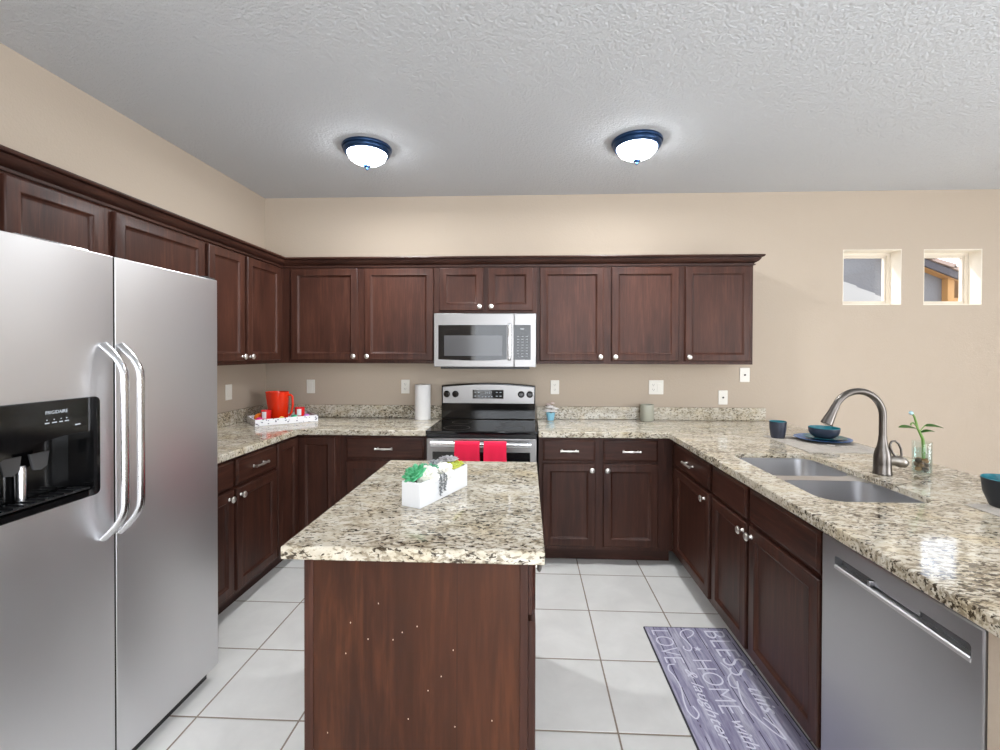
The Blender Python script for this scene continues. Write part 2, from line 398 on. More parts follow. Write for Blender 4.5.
def cabinet(name, label, cat, loc, rotz, w, depth, z0, z1, doors=(), drawers=(), kick=False, group=None, x_off=0.0, body=None):
    r = thing(name, label, cat, loc, rotz, group)
    b = body or B()
    if body is None: b.box(x_off, x_off + w, 0, depth, z0, z1)
    obj('carcass', b, M['wood'], r)
    if kick:
        kb = B(); kb.box(x_off + .001, x_off + w - .001, kick if kick is not True else .075, depth - .02, 0, z0 - .0005); obj('toe_kick', kb, M['wood_kick'], r)
    for x0, x1, a, c, kn in doors:
        d = obj('door', door_mesh(x0, x1, a, c), M['wood'], r)
        if kn: knob(d, *kn)
    for x0, x1, a, c, hd in drawers:
        d = obj('drawer' if hd else 'false_front', drawer_mesh(x0, x1, a, c), M['wood_h'], r)
        if hd == 'pull': pull(d, (x0 + x1) / 2, (a + c) / 2)
        elif isinstance(hd, float): pull(d, hd, (a + c) / 2)
        elif hd == 'knob': knob(d, (x0 + x1) / 2, (a + c) / 2)
    return r
UZ0, UZ1, UD0, UD1 = 1.371, 2.10, 1.395, 2.087
UF = XL + .325; UB = YB - .325
G_U = 'dark wood wall cabinets'; G_B = 'dark wood base cabinets'
# left run: local +x is world +y
cabinet('wall_cabinet', 'short dark wood wall cabinet directly over the steel refrigerator', 'cabinet', (UF, 1.085, 0), PI / 2, .882, .322, 1.80, UZ1,
        [(.030, .412, 1.825, UD1, (.387, 1.85)), (.458, .839, 1.825, UD1, (.483, 1.85))], group=G_U)
cabinet('wall_cabinet', 'dark wood single-door wall cabinet right of the one over the refrigerator', 'cabinet', (UF, 1.968, 0), PI / 2, .601, .322, UZ0, UZ1,
        [(.011, .579, UD0, UD1, (.552, 1.424))], group=G_U)
cabinet('wall_cabinet', 'narrow two-door dark wood wall cabinet on the left wall beside the corner', 'cabinet', (UF, 2.570, 0), PI / 2, 1.170, .322, UZ0, UZ1,
        [(.011, .350, UD0, UD1, (.325, 1.424)), (.383, .788, UD0, UD1, (.409, 1.424))], group=G_U)
cabinet('wall_cabinet', 'two-door dark wood wall cabinet on the back wall left of the microwave', 'cabinet', (UF + .001, UB, 0), 0, 1.181, .322, UZ0, UZ1,
        [(.076, .592, UD0, UD1, (.565, 1.424)), (.642, 1.167, UD0, UD1, (.668, 1.424))], group=G_U)
cabinet('wall_cabinet', 'short two-door dark wood wall cabinet right above the microwave', 'cabinet', (-.692, UB, 0), 0, .764, .322, 1.745, UZ1,
        [(.034, .363, 1.768, UD1, (.338, 1.797)), (.399, .735, 1.768, UD1, (.425, 1.797))], group=G_U)
cabinet('wall_cabinet', 'two-door dark wood wall cabinet on the back wall right of the microwave', 'cabinet', (.073, UB, 0), 0, 1.075, .322, UZ0, UZ1,
        [(.022, .494, UD0, UD1, (.468, 1.424)), (.551, 1.040, UD0, UD1, (.577, 1.424))], group=G_U)
cabinet('wall_cabinet', 'single-door dark wood wall cabinet at the far right end of the row', 'cabinet', (1.149, UB, 0), 0, .502, .322, UZ0, UZ1,
        [(.010, .480, UD0, UD1, (.036, 1.424))], group=G_U)
# crown moulding swept along both runs
def crown():
    prof = [(.0005, 2.0985), (.012, 2.099), (.013, 2.107), (.005, 2.109), (.005, 2.114), (.016, 2.118), (.028, 2.126), (.038, 2.138), (.042, 2.147), (.036, 2.149), (.036, 2.1525), (.056, 2.154), (.060, 2.161), (.058, 2.168), (.0005, 2.168)]
    path = [(UF, 1.04), (UF, UB), (1.651, UB), (1.651, YB - .001)]
    nrm = [(1, 0), (0, -1), (1, 0)]
    t = bmesh.new(); rings = []
    for i, (x, y) in enumerate(path):
        a = nrm[max(0, i - 1)]; c = nrm[min(i, 2)]
        o = (a[0] + c[0], a[1] + c[1]) if a != c else a
        rings.append([t.verts.new((x + o[0] * d, y + o[1] * d, z)) for d, z in prof])
    n = len(prof)
    for a, c in zip(rings, rings[1:]):
        for k in range(n): t.faces.new((a[k], a[(k + 1) % n], c[(k + 1) % n], c[k]))
    t.faces.new(rings[0]); t.faces.new(rings[-1]); bmesh.ops.recalc_face_normals(t, faces=t.faces)
    b = B(); b.merge(t); return b
o = obj('crown_molding', crown(), M['wood_crown'], ang=25); o['kind'] = 'thing'
tag(o, 'dark wood crown molding running along the tops of the wall cabinets', 'molding')

BZ0, BZ1, DZ0, DZ1, RZ0, RZ1 = .10, .874, .128, .694, .713, .858
LF, BF, RF = -1.625, 3.150, .998                       # face planes of the three base runs
cabinet('base_cabinet', 'dark wood base cabinet beside the refrigerator, left of the one with a pull', 'cabinet', (LF, 1.99, 0), PI / 2, .452, .57, BZ0, BZ1,
        [(.03, .44, DZ0, DZ1, (.40, .655))], [(.03, .44, RZ0, RZ1, .15)], True, G_B)
cabinet('base_cabinet', 'dark wood base cabinet with drawer pull between refrigerator and corner', 'cabinet', (LF, 2.443, 0), PI / 2, .424, .57, BZ0, BZ1,
        [(.012, .417, DZ0, DZ1, (.045, .655))], [(.012, .417, RZ0, RZ1, 'pull')], True, G_B)
# corner unit: L-shaped, two leaves that fold
r = thing('corner_cabinet', 'L-shaped dark wood corner base cabinet with folding two-leaf door under the tray', 'cabinet', (0, 0, 0))
poly = [(LF, 2.868), (LF, BF), (-1.312, BF), (-1.312, YB - .01), (XL + .005, YB - .01), (XL + .005, 2.868)]
b = B(); b.prism(poly, BZ0, BZ1); obj('carcass', b, M['wood'], r)
b = B(); b.prism([(LF - .075, 2.869), (LF - .075, BF + .075), (-1.313, BF + .075), (-1.313, YB - .03), (XL + .03, YB - .03), (XL + .03, 2.869)], 0, BZ0 - .0005); obj('toe_kick', b, M['wood_kick'], r)
d = obj('door', door_mesh(.006, .262, DZ0, RZ1), M['wood'], r, (LF, 2.868, 0), PI / 2)
d = obj('door', door_mesh(.020, .285, DZ0, RZ1), M['wood'], r, (LF, BF, 0), 0)
cabinet('base_cabinet', 'dark wood base cabinet with one wide drawer left of the range', 'cabinet', (-1.311, BF, 0), 0, .613, .58, BZ0, BZ1,
        [(.048, .597, DZ0, DZ1, (.57, .655))], [(.048, .597, RZ0, RZ1, 'pull')], True, G_B)
cabinet('base_cabinet', 'two-drawer two-door dark wood base cabinet right of the range', 'cabinet', (.083, BF, 0), 0, .913, .58, BZ0, BZ1,
        [(.028, .387, DZ0, DZ1, (.362, .655)), (.441, .809, DZ0, DZ1, (.466, .655))], [(.028, .387, RZ0, RZ1, 'pull'), (.441, .809, RZ0, RZ1, 'pull')], True, G_B)
# right run: local +x is world -y
b = B(); b.box(0, .615, 0, .60, BZ0, BZ1); b.box(.615, .683, 0, .02, BZ0, BZ1); b.box(.615, .683, .02, .60, BZ0, .62)
cabinet('base_cabinet', 'dark wood base cabinet with small drawer at the peninsula inner corner', 'cabinet', (RF, 3.148, 0), -PI / 2, .683, .60, BZ0, BZ1,
        [(.10, .655, DZ0, DZ1, (.60, .655))], [(.10, .655, RZ0, RZ1, 'pull')], True, G_B, body=b)
b = B()                                                # open-topped so the bowls hang inside
b.box(.891, .911, 0, .60, BZ0, BZ1); b.box(0, .891, 0, .60, BZ0, .62); b.box(0, .891, 0, .02, .62, BZ1); b.box(0, .891, .585, .60, .62, BZ1)
cabinet('sink_cabinet', 'dark wood sink base cabinet with two doors under the sink', 'cabinet', (RF, 2.464, 0), -PI / 2, .911, .60, BZ0, BZ1,
        [(.016, .388, DZ0, DZ1, (.365, .655)), (.418, .898, DZ0, DZ1, (.443, .655))], [(.016, .388, RZ0, RZ1, None), (.418, .898, RZ0, RZ1, None)], True, G_B, body=b)

# ------------------------------------------------------------------ peninsula end wall and knee wall
b = B(); b.box(.977, 1.74, .86, 1.003, 0, BZ1); b.box(1.60, 1.72, 1.003, YB - .002, 0, BZ1); o = struct('wall_peninsula', b, M['wall'])

# ------------------------------------------------------------------ countertops
def slab(name, poly, label, parts, z0=.876, z1=.915):
    r = thing(name, label, 'countertop', (0, 0, 0))
    b = B(); b.prism(poly, z0, z1, .005); s = obj('slab', b, M['granite'], r)
    for x0, x1, y0, y1 in parts:
        k = B(); k.box(x0, x1, y0, y1, z1 + .0005, z1 + .102, .003); obj('backsplash', k, M['granite'], r)
    return r, s
CL, CB, CR = -1.592, 3.112, .958
slab('countertop', [(XL + .001, 1.985), (CL, 1.985), (CL, CB), (-.698, CB), (-.698, YB - .001), (XL + .001, YB - .001)],
     'L-shaped speckled granite countertop on the left of the range', [(XL + .001, -.7, YB - .021, YB - .001), (XL + .001, XL + .021, 1.985, YB - .022)])
pen, s = slab('countertop', [(.081, CB), (CR, CB), (CR, .80), (2.0, .80), (2.0, YB - .001), (.081, YB - .001)],
     'long speckled granite peninsula countertop with the sink on the right', [(.081, 1.905, YB - .021, YB - .001)])
SK = (1.09, 1.505, 1.705, 2.505)
k = B(); k.prism(rrect(*SK, .085, 7), .8, 1.0); cut(s, k)

# ------------------------------------------------------------------ sink
def basin(b, x0, x1, y0, y1, r, ztop, depth, th=.0015):
    pr = [(0, ztop), (.001, ztop - .02), (.006, ztop - depth + .03), (.014, ztop - depth + .01), (.03, ztop - depth)]
    t = bmesh.new(); rings = []
    for ins, z in pr: rings.append([t.verts.new((x, y, z)) for x, y in rrect(x0 + ins, x1 - ins, y0 + ins, y1 - ins, max(r - ins * .4, .01), 7)])
    n = len(rings[0])
    for a, c in zip(rings, rings[1:]):
        for k in range(n): t.faces.new((a[k], a[(k + 1) % n], c[(k + 1) % n], c[k]))
    t.faces.new(rings[-1]); bmesh.ops.recalc_face_normals(t, faces=t.faces)
    bmesh.ops.reverse_faces(t, faces=t.faces); b.merge(t)
sr = thing('sink', 'double bowl stainless steel sink set into the peninsula granite', 'sink', (1.2975, 2.105, .70))
SX0, SX1, SY0, SY1 = SK[0] - 1.2975 + .001, SK[1] - 1.2975 - .001, SK[2] - 2.105 + .001, SK[3] - 2.105 - .001
BW = [(SX0 + .006, SX1 - .006, SY0 + .006, -.035), (SX0 + .006, SX1 - .006, .035, SY1 - .006)]
b = B(); b.prism(rrect(SX0, SX1, SY0, SY1, .084, 7), .185, .193, .002); rim = obj('rim', b, M['sink_steel'], sr)
for x0, x1, y0, y1 in BW:
    k = B(); k.prism(rrect(x0, x1, y0, y1, .078, 7), .1, .3); cut(rim, k)
for x0, x1, y0, y1 in BW:
    b = B(); basin(b, x0, x1, y0, y1, .078, .1855, .18); bo = obj('bowl', b, M['sink_steel'], sr, ang=50)
    b = B(); b.lathe([(.042, .0), (.042, .004), (.034, .005), (.028, .002), (0, .002)], (0, (y0 + y1) / 2, .006), 24); obj('drain', b, M['chrome'], bo)

# ------------------------------------------------------------------ faucet
fr = thing('faucet', 'brushed nickel gooseneck pull-down faucet behind the sink', 'faucet', (1.592, 2.11, .9155))
b = B(); b.lathe([(.036, 0), (.037, .004), (.034, .01), (.0335, .05), (.033, .075), (.029, .10), (.021, .125), (.0165, .15), (.0155, .17)], seg=28); obj('faucet_base', b, M['faucet'], fr, ang=50)
pts = [(0, 0, .165), (0, 0, .21), (0, 0, .257)]
R = .1075
for i in range(1, 17):
    a = math.radians(i * 158 / 16); pts.append((-R + R * math.cos(a), 0, .257 + 1.05 * R * math.sin(a)))
b = B(); b.tube(pts, .0145, seg=18, up=(0, 1, 0)); obj('neck', b, M['faucet'], fr)
e = Vector(pts[-1]); dv = (Vector(pts[-1]) - Vector(pts[-2])).normalized()
b = B(); b.tube([e - dv * .003, e + dv * .02, e + dv * .055, e + dv * .085, e + dv * .088], [.016, .0165, .0205, .0245, .022], seg=18, up=(0, 1, 0)); obj('spray_head', b, M['faucet'], fr, ang=40)
b = B(); b.tube([(.02, -.004, .062), (.045, -.008, .062), (.055, -.01, .062)], [.021, .022, .024], seg=16)
b.tube([(.05, -.01, .064), (.06, -.011, .062), (.075, -.013, .055), (.088, -.015, .047), (.092, -.015, .045)], [.021, .0255, .0255, .018, .006], seg=16); h = obj('handle', b, simple('faucet_handle_nickel', (158, 151, 143), .38, 1), fr, ang=50)
pts = [(.066, -.012, .075)] + [(.030 + .036 * math.cos(math.radians(a)) , -.012, .09 + .056 * math.sin(math.radians(a))) for a in range(0, 181, 15)] + [(.014, -.012, .09), (.045, -.012, .062)]
pts = [(.07, -.012, .07), (.073, -.012, .09), (.070, -.012, .115), (.060, -.012, .138), (.045, -.012, .150), (.030, -.012, .148), (.023, -.012, .135), (.025, -.012, .118), (.034, -.012, .098), (.047, -.012, .08), (.058, -.012, .068)]
b = B(); b.tube(pts, .0045, seg=10, up=(0, 1, 0)); obj('lever', b, M['faucet'], h)

# ------------------------------------------------------------------ island
isl = thing('kitchen_island', 'dark reddish wood kitchen island base in the foreground center', 'island', (-.31, 1.74, 0))
X0, X1, Y0, Y1 = -.634 + .31, .004 + .31, 1.268 - 1.74, 2.215 - 1.74
b = B(); b.box(X0 + .003, X1, Y0 + .004, Y1, .0, .874); obj('carcass', b, M['wood_island'], isl)
b = B(); b.box(X0, X0 + .026, Y0, Y0 + .02, .0, .874, .002); obj('corner_strip', b, M['wood'], isl)
b = B(); b.box(X1 - .022, X1 + .001, Y0, Y0 + .02, .0, .874, .002); obj('corner_strip', b, M['wood'], isl)
fr_ = bpy.data.objects.new('front_frame', None)
for y0, y1 in ((1.285, 1.728), (1.756, 2.198)):
    d = obj('door', door_mesh(0, y1 - y0, .03 + .09, DZ1), M['wood'], isl, (X1 + .001, y0 - 1.74, 0), PI / 2); knob(d, .03 if y0 > 1.5 else y1 - y0 - .03, .655)
    d = obj('drawer', drawer_mesh(0, y1 - y0, RZ0, RZ1), M['wood_h'], isl, (X1 + .001, y0 - 1.74, 0), PI / 2); knob(d, (y1 - y0) / 2, .785)
b = B(); b.prism([(-.683, 1.235), (.050, 1.235), (.050, 2.252), (-.683, 2.252)], .876, .915, .005)
o = obj('island_countertop', b, M['granite']); tag(o, 'speckled granite countertop on the kitchen island, white planter on it', 'countertop')

# ------------------------------------------------------------------ refrigerator
FX = -1.381; FY0, SEAM, FY1 = 1.062, 1.468, 1.976
rf = thing('refrigerator', 'stainless steel side-by-side refrigerator with black water dispenser at the left', 'refrigerator', (-1.8, 1.52, 0))
ox, oy = 1.8, -1.52
b = B(); b.box(-2.165 + ox, FX - .085 + ox, FY0 + .006 + oy, FY1 - .006 + oy, .05, 1.765, .004); obj('cabinet_body', b, simple('fridge_side', (70, 70, 72), .45), rf)
b = B(); b.box(-2.1 + ox, FX - .04 + ox, FY0 + .02 + oy, FY1 - .02 + oy, .0, .049); obj('base_grille', b, M['black_plastic'], rf)
def fdoor(y0, y1):
    b = B(); b.prism(rrect(FX - .078 + ox, FX + ox, y0 + oy, y1 + oy, .0022, 3), .058, 1.772, .002); return obj('door', b, M['steel_fridge'], rf)
fz = fdoor(FY0, SEAM - .0035); fd = fdoor(SEAM + .0035, FY1)
fz.name = 'freezer_door'; fd.name = 'fridge_door'
b = B(); b.box(FX - .05 + ox, FX - .02 + ox, 1.19 + oy, 1.40 + oy, 1.7725, 1.780, .003); obj('hinge_cover', b, M['handle_steel'], fz)
b = B(); b.box(FX - .05 + ox, FX - .006 + ox, 1.90 + oy, FY1 - .004 + oy, 1.7725, 1.781, .003); obj('hinge_cover', b, M['black_plastic'], fd)
b = B(); b.box(FX - .07 + ox, FX - .0022 + ox, SEAM - .0034 + oy, SEAM + .0034 + oy, .06, 1.77); obj('seam_shade', b, M['dark_gap'], rf)  # dark strip filling the door gap in place of its shade
def fhandle(dd, y):
    n = 28; pts = []
    for i in range(n + 1):
        t = i / n; z = .842 + t * (1.478 - .842)
        u = min(t, 1 - t) / .17; u = min(1, u); off = .062 * math.sin(u * PI / 2) ** .9 + .006
        yy = y + (.012 * math.sin(min(1, u) * PI / 2))
        pts.append((FX + ox + off - .004, yy + oy, z))
    b = B(); ra = [.0135 if .04 < i / n < .96 else .017 for i in range(n + 1)]
    b.tube(pts, ra, [.0085] * (n + 1), seg=16, up=(1, 0, 0)); obj('handle', b, M['handle_steel'], dd)
fhandle(fz, 1.425); fhandle(fd, 1.487)
# dispenser: opening in the freezer door, black bezel, control panel, recess
DY0, DY1, DZa, DZb = 1.105, 1.408, .998, 1.312
k = B(); k.box(FX - .07 + ox, FX + .05 + ox, DY0 + .012 + oy, DY1 - .022 + oy, DZa + .018, DZb - .012); cut(fz, k)
t = bmesh.new()
b = B(); b.prism([(y, z) for y, z in rrect(DY0 + oy, DY1 + oy, DZa, DZb, .018)], 0, .010, .003, basis((0, 1, 0), (0, 0, 1), (FX + ox - .001, 0, 0)))
bz = obj('dispenser_bezel', b, M['black_gloss'], fz)
arc = [(DY0 + .014 + oy, DZa + .02), (DY1 - .024 + oy, DZa + .02), (DY1 - .024 + oy, 1.205)]
for i in range(1, 10): 
    t_ = i / 10; arc.append((DY1 - .024 + oy - t_ * (DY1 - DY0 - .038), 1.205 + .012 * math.sin(t_ * PI * .55) - .05 * t_ ** 1.8))
arc.append((DY0 + .014 + oy, 1.16))
k = B(); k.prism(arc, -.05, .05, 0, basis((0, 1, 0), (0, 0, 1), (FX + ox, 0, 0))); cut(bz, k)
b = B(); x0 = FX + ox; ya, yb = DY0 + .013 + oy, DY1 - .023 + oy; za, zb = DZa + .019, 1.30
b._add([(x0, ya, za), (x0, yb, za), (x0, yb, zb), (x0, ya, zb), (x0 - .066, ya + .01, za + .01), (x0 - .066, yb - .01, za + .01), (x0 - .066, yb - .01, zb - .01), (x0 - .066, ya + .01, zb - .01)],
       [(0, 1, 5, 4), (1, 2, 6, 5), (2, 3, 7, 6), (3, 0, 4, 7), (4, 5, 6, 7)])
bmesh.ops.recalc_face_normals(b.bm, faces=b.bm.faces); obj('dispenser_recess', b, M['black_gloss'], fz)
for yc in (1.19, 1.265):
    b = B(); b.prism([(yc - .028 + oy, 1.16), (yc + .028 + oy, 1.16), (yc + .022 + oy, 1.118), (yc + .004 + oy, 1.108), (yc - .016 + oy, 1.112)], 0, .008, .002, basis((0, 1, 0), (0, 0, 1), (FX - .045 + ox, 0, 0)))
    obj('dispenser_paddle', b, M['grey_glass'], fz)
b = B(); b.lathe([(.012, 0), (.013, .09), (.010, .10)], (FX - .05 + ox, 1.225 + oy, 1.03), 14); obj('dispenser_nozzle', b, M['handle_steel'], fz)
b = B(); b.box(FX - .05 + ox, FX + .004 + ox, DY0 + .02 + oy, DY1 - .03 + oy, DZa + .024, DZa + .03, .002)
for i in range(9): b.box(FX - .048 + ox, FX + .002 + ox, DY0 + .03 + i * .027 + oy, DY0 + .036 + i * .027 + oy, DZa + .03, DZa + .034)
obj('drip_tray', b, M['black_plastic'], fz)
def fr_text(body, y0, y1, z0, z1, name):
    t = text_mesh(body, y1 - y0, z1 - z0, .0004); b = B(); b.merge(t, basis((0, 1, 0), (0, 0, 1), (FX + ox + .0092, y0 + oy, z0))); return obj(name, b, M['display'], fz)
fr_text('FRIGIDAIRE', 1.240, 1.302, 1.274, 1.2835, 'lettering')
b = B()
for yy, ww in ((1.238, .012), (1.258, .013), (1.278, .010), (1.294, .012)): b.box(FX + ox + .0088, FX + ox + .0095, yy + oy, yy + ww + oy, 1.247, 1.250); b.box(FX + ox + .0088, FX + ox + .0095, yy + .004 + oy, yy + .007 + oy, 1.256, 1.2585)
b.box(FX + ox + .0088, FX + ox + .0095, 1.325 + oy, 1.341 + oy, 1.231, 1.234)
obj('control_marks', b, M['display'], fz)

# ------------------------------------------------------------------ range
RXc = -.3105
rg = thing('range', 'stainless steel and black electric range on the back wall', 'range', (RXc, 3.40, 0)); oy = -3.40
HW = .3785
b = B(); b.box(-HW, HW, 3.135 + oy, 3.70 + oy, .03, .893); obj('body', b, M['black_plastic'], rg)
b = B(); b.box(-HW + .03, HW - .03, 3.18 + oy, 3.68 + oy, 0, .0295); obj('plinth', b, M['black_plastic'], rg)
b = B(); b.box(-.385, .385, 3.098 + oy, 3.65 + oy, .8935, .9165, .005); ck = obj('cooktop', b, M['black_gloss'], rg)
b = B(); b.box(-.378, .378, 3.115 + oy, 3.134 + oy, .873, .893, .002); obj('vent_strip', b, M['black_plastic'], rg)
for x, y, r_ in ((-.19, 3.24, .095), (.19, 3.24, .11), (-.19, 3.50, .075), (.19, 3.50, .08)):
    b = B(); b.lathe([(r_, 0), (r_, .0006), (r_ - .004, .0006), (r_ - .004, 0)], (x, y + oy, .9166), 40, caps=False); obj('burner_ring', b, M['slot'], ck)
# backguard with arched top
def arch(w, z0, ze, zc, n=14): return [(-w, z0), (w, z0)] + [(w * (1 - 2 * i / n), ze + (zc - ze) * (1 - (1 - 2 * i / n) ** 2)) for i in range(n + 1)]
b = B(); b.prism(arch(HW, .9168, 1.188, 1.210), 0, .065, .006, basis((1, 0, 0), (0, 0, 1), (0, 3.72 + oy, 0))); bgd = obj('backguard', b, M['black_gloss'], rg)
b = B(); b.prism(arch(HW - .010, 1.045, 1.178, 1.199), 0, .010, .003, basis((1, 0, 0), (0, 0, 1), (0, 3.6565 + oy, 0))); pn = obj('control_panel', b, M['steel'], rg)
ypan = 3.6465 + oy
for x in (-.335, -.265, .265, .333):
    b = B(); b.lathe([(.027, 0), (.026, .004), (.0215, .006), (.020, .026), (.016, .029), (0, .029)], (x, ypan, 1.12), 24, AX_FRONT)
    b.box(x - .004, x + .004, ypan - .036, ypan - .02, 1.103, 1.139, .002); obj('knob', b, M['black_gloss'], pn)
b = B(); b.box(-.125, .123, ypan - .003, ypan + .002, 1.085, 1.155, .001); dsp = obj('display', b, M['black_glass'], pn)
b = B()
for i, x in enumerate((-.105, -.075, .07, .10)):
    for z in (1.135, 1.105): b.box(x - .008, x + .008, ypan - .0036, ypan - .0028, z - .003, z + .003)
for x in (-.045, -.02, .005, .03): b.box(x - .006, x + .006, ypan - .0036, ypan - .0028, 1.098, 1.103)
for i, x in enumerate((-.022, -.008, .010, .024)):
    for dz in (0, .009): b.box(x - .004, x + .004, ypan - .0036, ypan - .0028, 1.128 + dz, 1.130 + dz)
    b.box(x + .003, x + .005, ypan - .0036, ypan - .0028, 1.128, 1.139)
obj('display_marks', b, M['display'], pn)
b = B(); b.box(-.377, .377, 3.095 + oy, 3.1345 + oy, .215, .868, .006); od = obj('oven_door', b, M['steel'], rg)
b = B(); b.box(-.335, .335, 3.091 + oy, 3.096 + oy, .32, .775, .002); obj('window', b, M['black_glass'], od)
b = B(); n = 18; pts = [(-.34 + .68 * i / n, 3.048 + oy - .006 * (1 - (2 * i / n - 1) ** 2), .835) for i in range(n + 1)]
b.tube(pts, .012, .019, seg=16)
for x in (-.325, .325): b.box(x - .012, x + .012, 3.05 + oy, 3.097 + oy, .824, .846, .004)
obj('handle', b, M['handle_steel'], od)
b = B(); b.box(-.377, .377, 3.10 + oy, 3.1345 + oy, .04, .208, .006); obj('drawer', b, M['steel'], rg)
# towels
def towel(x0, x1, zf, zb, label):
    n = 26; m = 14; t = bmesh.new(); yc, zc, r = 3.0435, .838, .0185
    prof = [(yc - r - .001, zf + (zc - zf) * i / 10) for i in range(10)] + [(yc - r * math.cos(math.radians(a)), zc + r * math.sin(math.radians(a))) for a in range(0, 181, 30)] + [(yc + r + .001, zc - (zc - zb) * i / 8) for i in range(1, 9)]
    g = []
    for i in range(n + 1):
        u = i / n; row = []
        for j, (y, z) in enumerate(prof):
            d = min(1, abs(zc - z) / .12) if z < zc else 0
            row.append(t.verts.new((x0 + (x1 - x0) * u - RXc + .0015 * math.sin(j * 1.3), y + oy + (-1 if j < 13 else .4) * (.0035 * (1 + math.sin(u * 15 + j * .12)) * d), z)))
        g.append(row)
    for i in range(n):
        for j in range(len(prof) - 1): t.faces.new((g[i][j], g[i + 1][j], g[i + 1][j + 1], g[i][j + 1]))
    bmesh.ops.recalc_face_normals(t, faces=t.faces)
    bmesh.ops.solidify(t, geom=t.faces[:], thickness=-.004)
    bmesh.ops.translate(t, vec=(RXc, 3.40, 0), verts=t.verts)
    b = B(); b.merge(t); o = obj('dish_towel', b, M['towel'], ang=80); tag(o, label, 'towel', 'towels over the oven handle'); return o
m, nt, p = new_mat('towel_red'); p.inputs['Base Color'].default_value = lin((238, 20, 70)); p.inputs['Roughness'].default_value = .95
p.inputs['Sheen Weight'].default_value = .25; bump(nt, p, noise(nt, coords(nt), 420, 2), .5, .003); M['towel'] = m
towel(-.482, -.316, .52, .60, 'red dish towel over the oven handle, left one behind the planter')
towel(-.287, -.136, .51, .60, 'red dish towel over the oven handle, right one clear of the planter')

# ------------------------------------------------------------------ microwave
mw = thing('microwave', 'stainless steel over-the-range microwave under the short wall cabinet', 'microwave', (RXc, 3.5, 1.345)); oy = -3.5
b = B(); b.box(-.376, .376, 3.365 + oy, 3.735 + oy, .004, .397); obj('body', b, M['black_plastic'], mw)
b = B(); b.box(-.33, .33, 3.36 + oy, 3.70 + oy, -.012, .0035, .003); obj('underside_vent', b, M['black_plastic'], mw)
yf = 3.338 + oy
b = B(); b.box(-.377, .215, yf, 3.364 + oy, .003, .397, .004); dr = obj('door', b, M['steel'], mw)
b = B(); b.box(.2165, .377, yf, 3.364 + oy, .003, .397, .004); cp = obj('control_panel', b, M['steel'], mw)
b = B(); b.prism([(-.343, .058), (-.25, .055), (-.1, .050), (.05, .052), (.163, .060), (.163, .312), (-.343, .312)], 0, .004, .0012, basis((1, 0, 0), (0, 0, 1), (0, yf + .0015, 0))); obj('door_glass', b, M['black_glass'], dr)
b = B(); b.box(-.30, .13, yf - .0035, yf - .002, .085, .235, .0005); obj('door_window', b, simple('microwave_mesh', (78, 78, 80), .12), dr)
b = B(); pts = [(.182, yf - .004, .058)] + [(.182, yf - .022 - .006 * math.sin(PI * i / 10), .065 + .245 * i / 10) for i in range(11)] + [(.182, yf - .004, .318)]
b.tube(pts, .013, .008, seg=14, up=(0, 1, 0)); obj('handle', b, M['handle_steel'], dr)
b = B(); b.box(.212, .337, yf - .0025, yf + .002, .058, .312, .001); obj('keypad', b, M['black_gloss'], cp)
b = B()
for r_ in range(8):
    for c_ in range(3): b.box(.238 + c_ * .032, .252 + c_ * .032, yf - .0031, yf - .0024, .079 + r_ * .021, .0835 + r_ * .021)
b.box(.262, .288, yf - .0031, yf - .0024, .278, .289); obj('keypad_marks', b, simple('keypad_print', (150, 152, 154), .5), cp)

# ------------------------------------------------------------------ dishwasher (faces -x)
dw = thing('dishwasher', 'stainless steel dishwasher with long pocket handle at the peninsula end', 'dishwasher', (RF, 1.551, 0), -PI / 2)
W = .546
b = B(); b.box(.002, W - .002, .012, .58, .10, .868); obj('tub', b, M['black_plastic'], dw)
b = B(); b.box(.012, W - .012, .06, .55, 0, .0995); obj('toe_kick', b, M['black_plastic'], dw)
b = B(); b.box(.004, W - .004, -.022, .0115, .115, .866, .006); dd = obj('door', b, M['steel_dark'], dw)
k = B(); k.prism(rrect(.068, .512, .778, .816, .008), .0, .05, 0, basis((1, 0, 0), (0, 0, 1), (0, .004, 0))); cut(dd, k)
b = B(); b.prism([(-.0245, .776), (-.0215, .7745), (.002, .781), (.002, .785), (-.0215, .788), (-.0245, .785)], .069, .511, 0, basis((0, 1, 0), (0, 0, 1), (0, 0, 0))); obj('handle_lip', b, simple('lip_highlight_steel', (236, 236, 238), .4, 1), dd)  # lip paler than the door steel, highlight put into its colour
b = B(); b.box(.069, .511, .0015, .0035, .779, .8155); obj('pocket_shade', b, simple('pocket_shade_grey', (74, 74, 77), .4), dd)  # dark plate at the slot back, recess shade put into its colour
b = B(); b.box(.20, .212, -.02, .002, .788, .806, .003); b.box(.212, .36, -.006, .001, .790, .8155, .002); obj('latch', b, M['steel_dark'], dd)

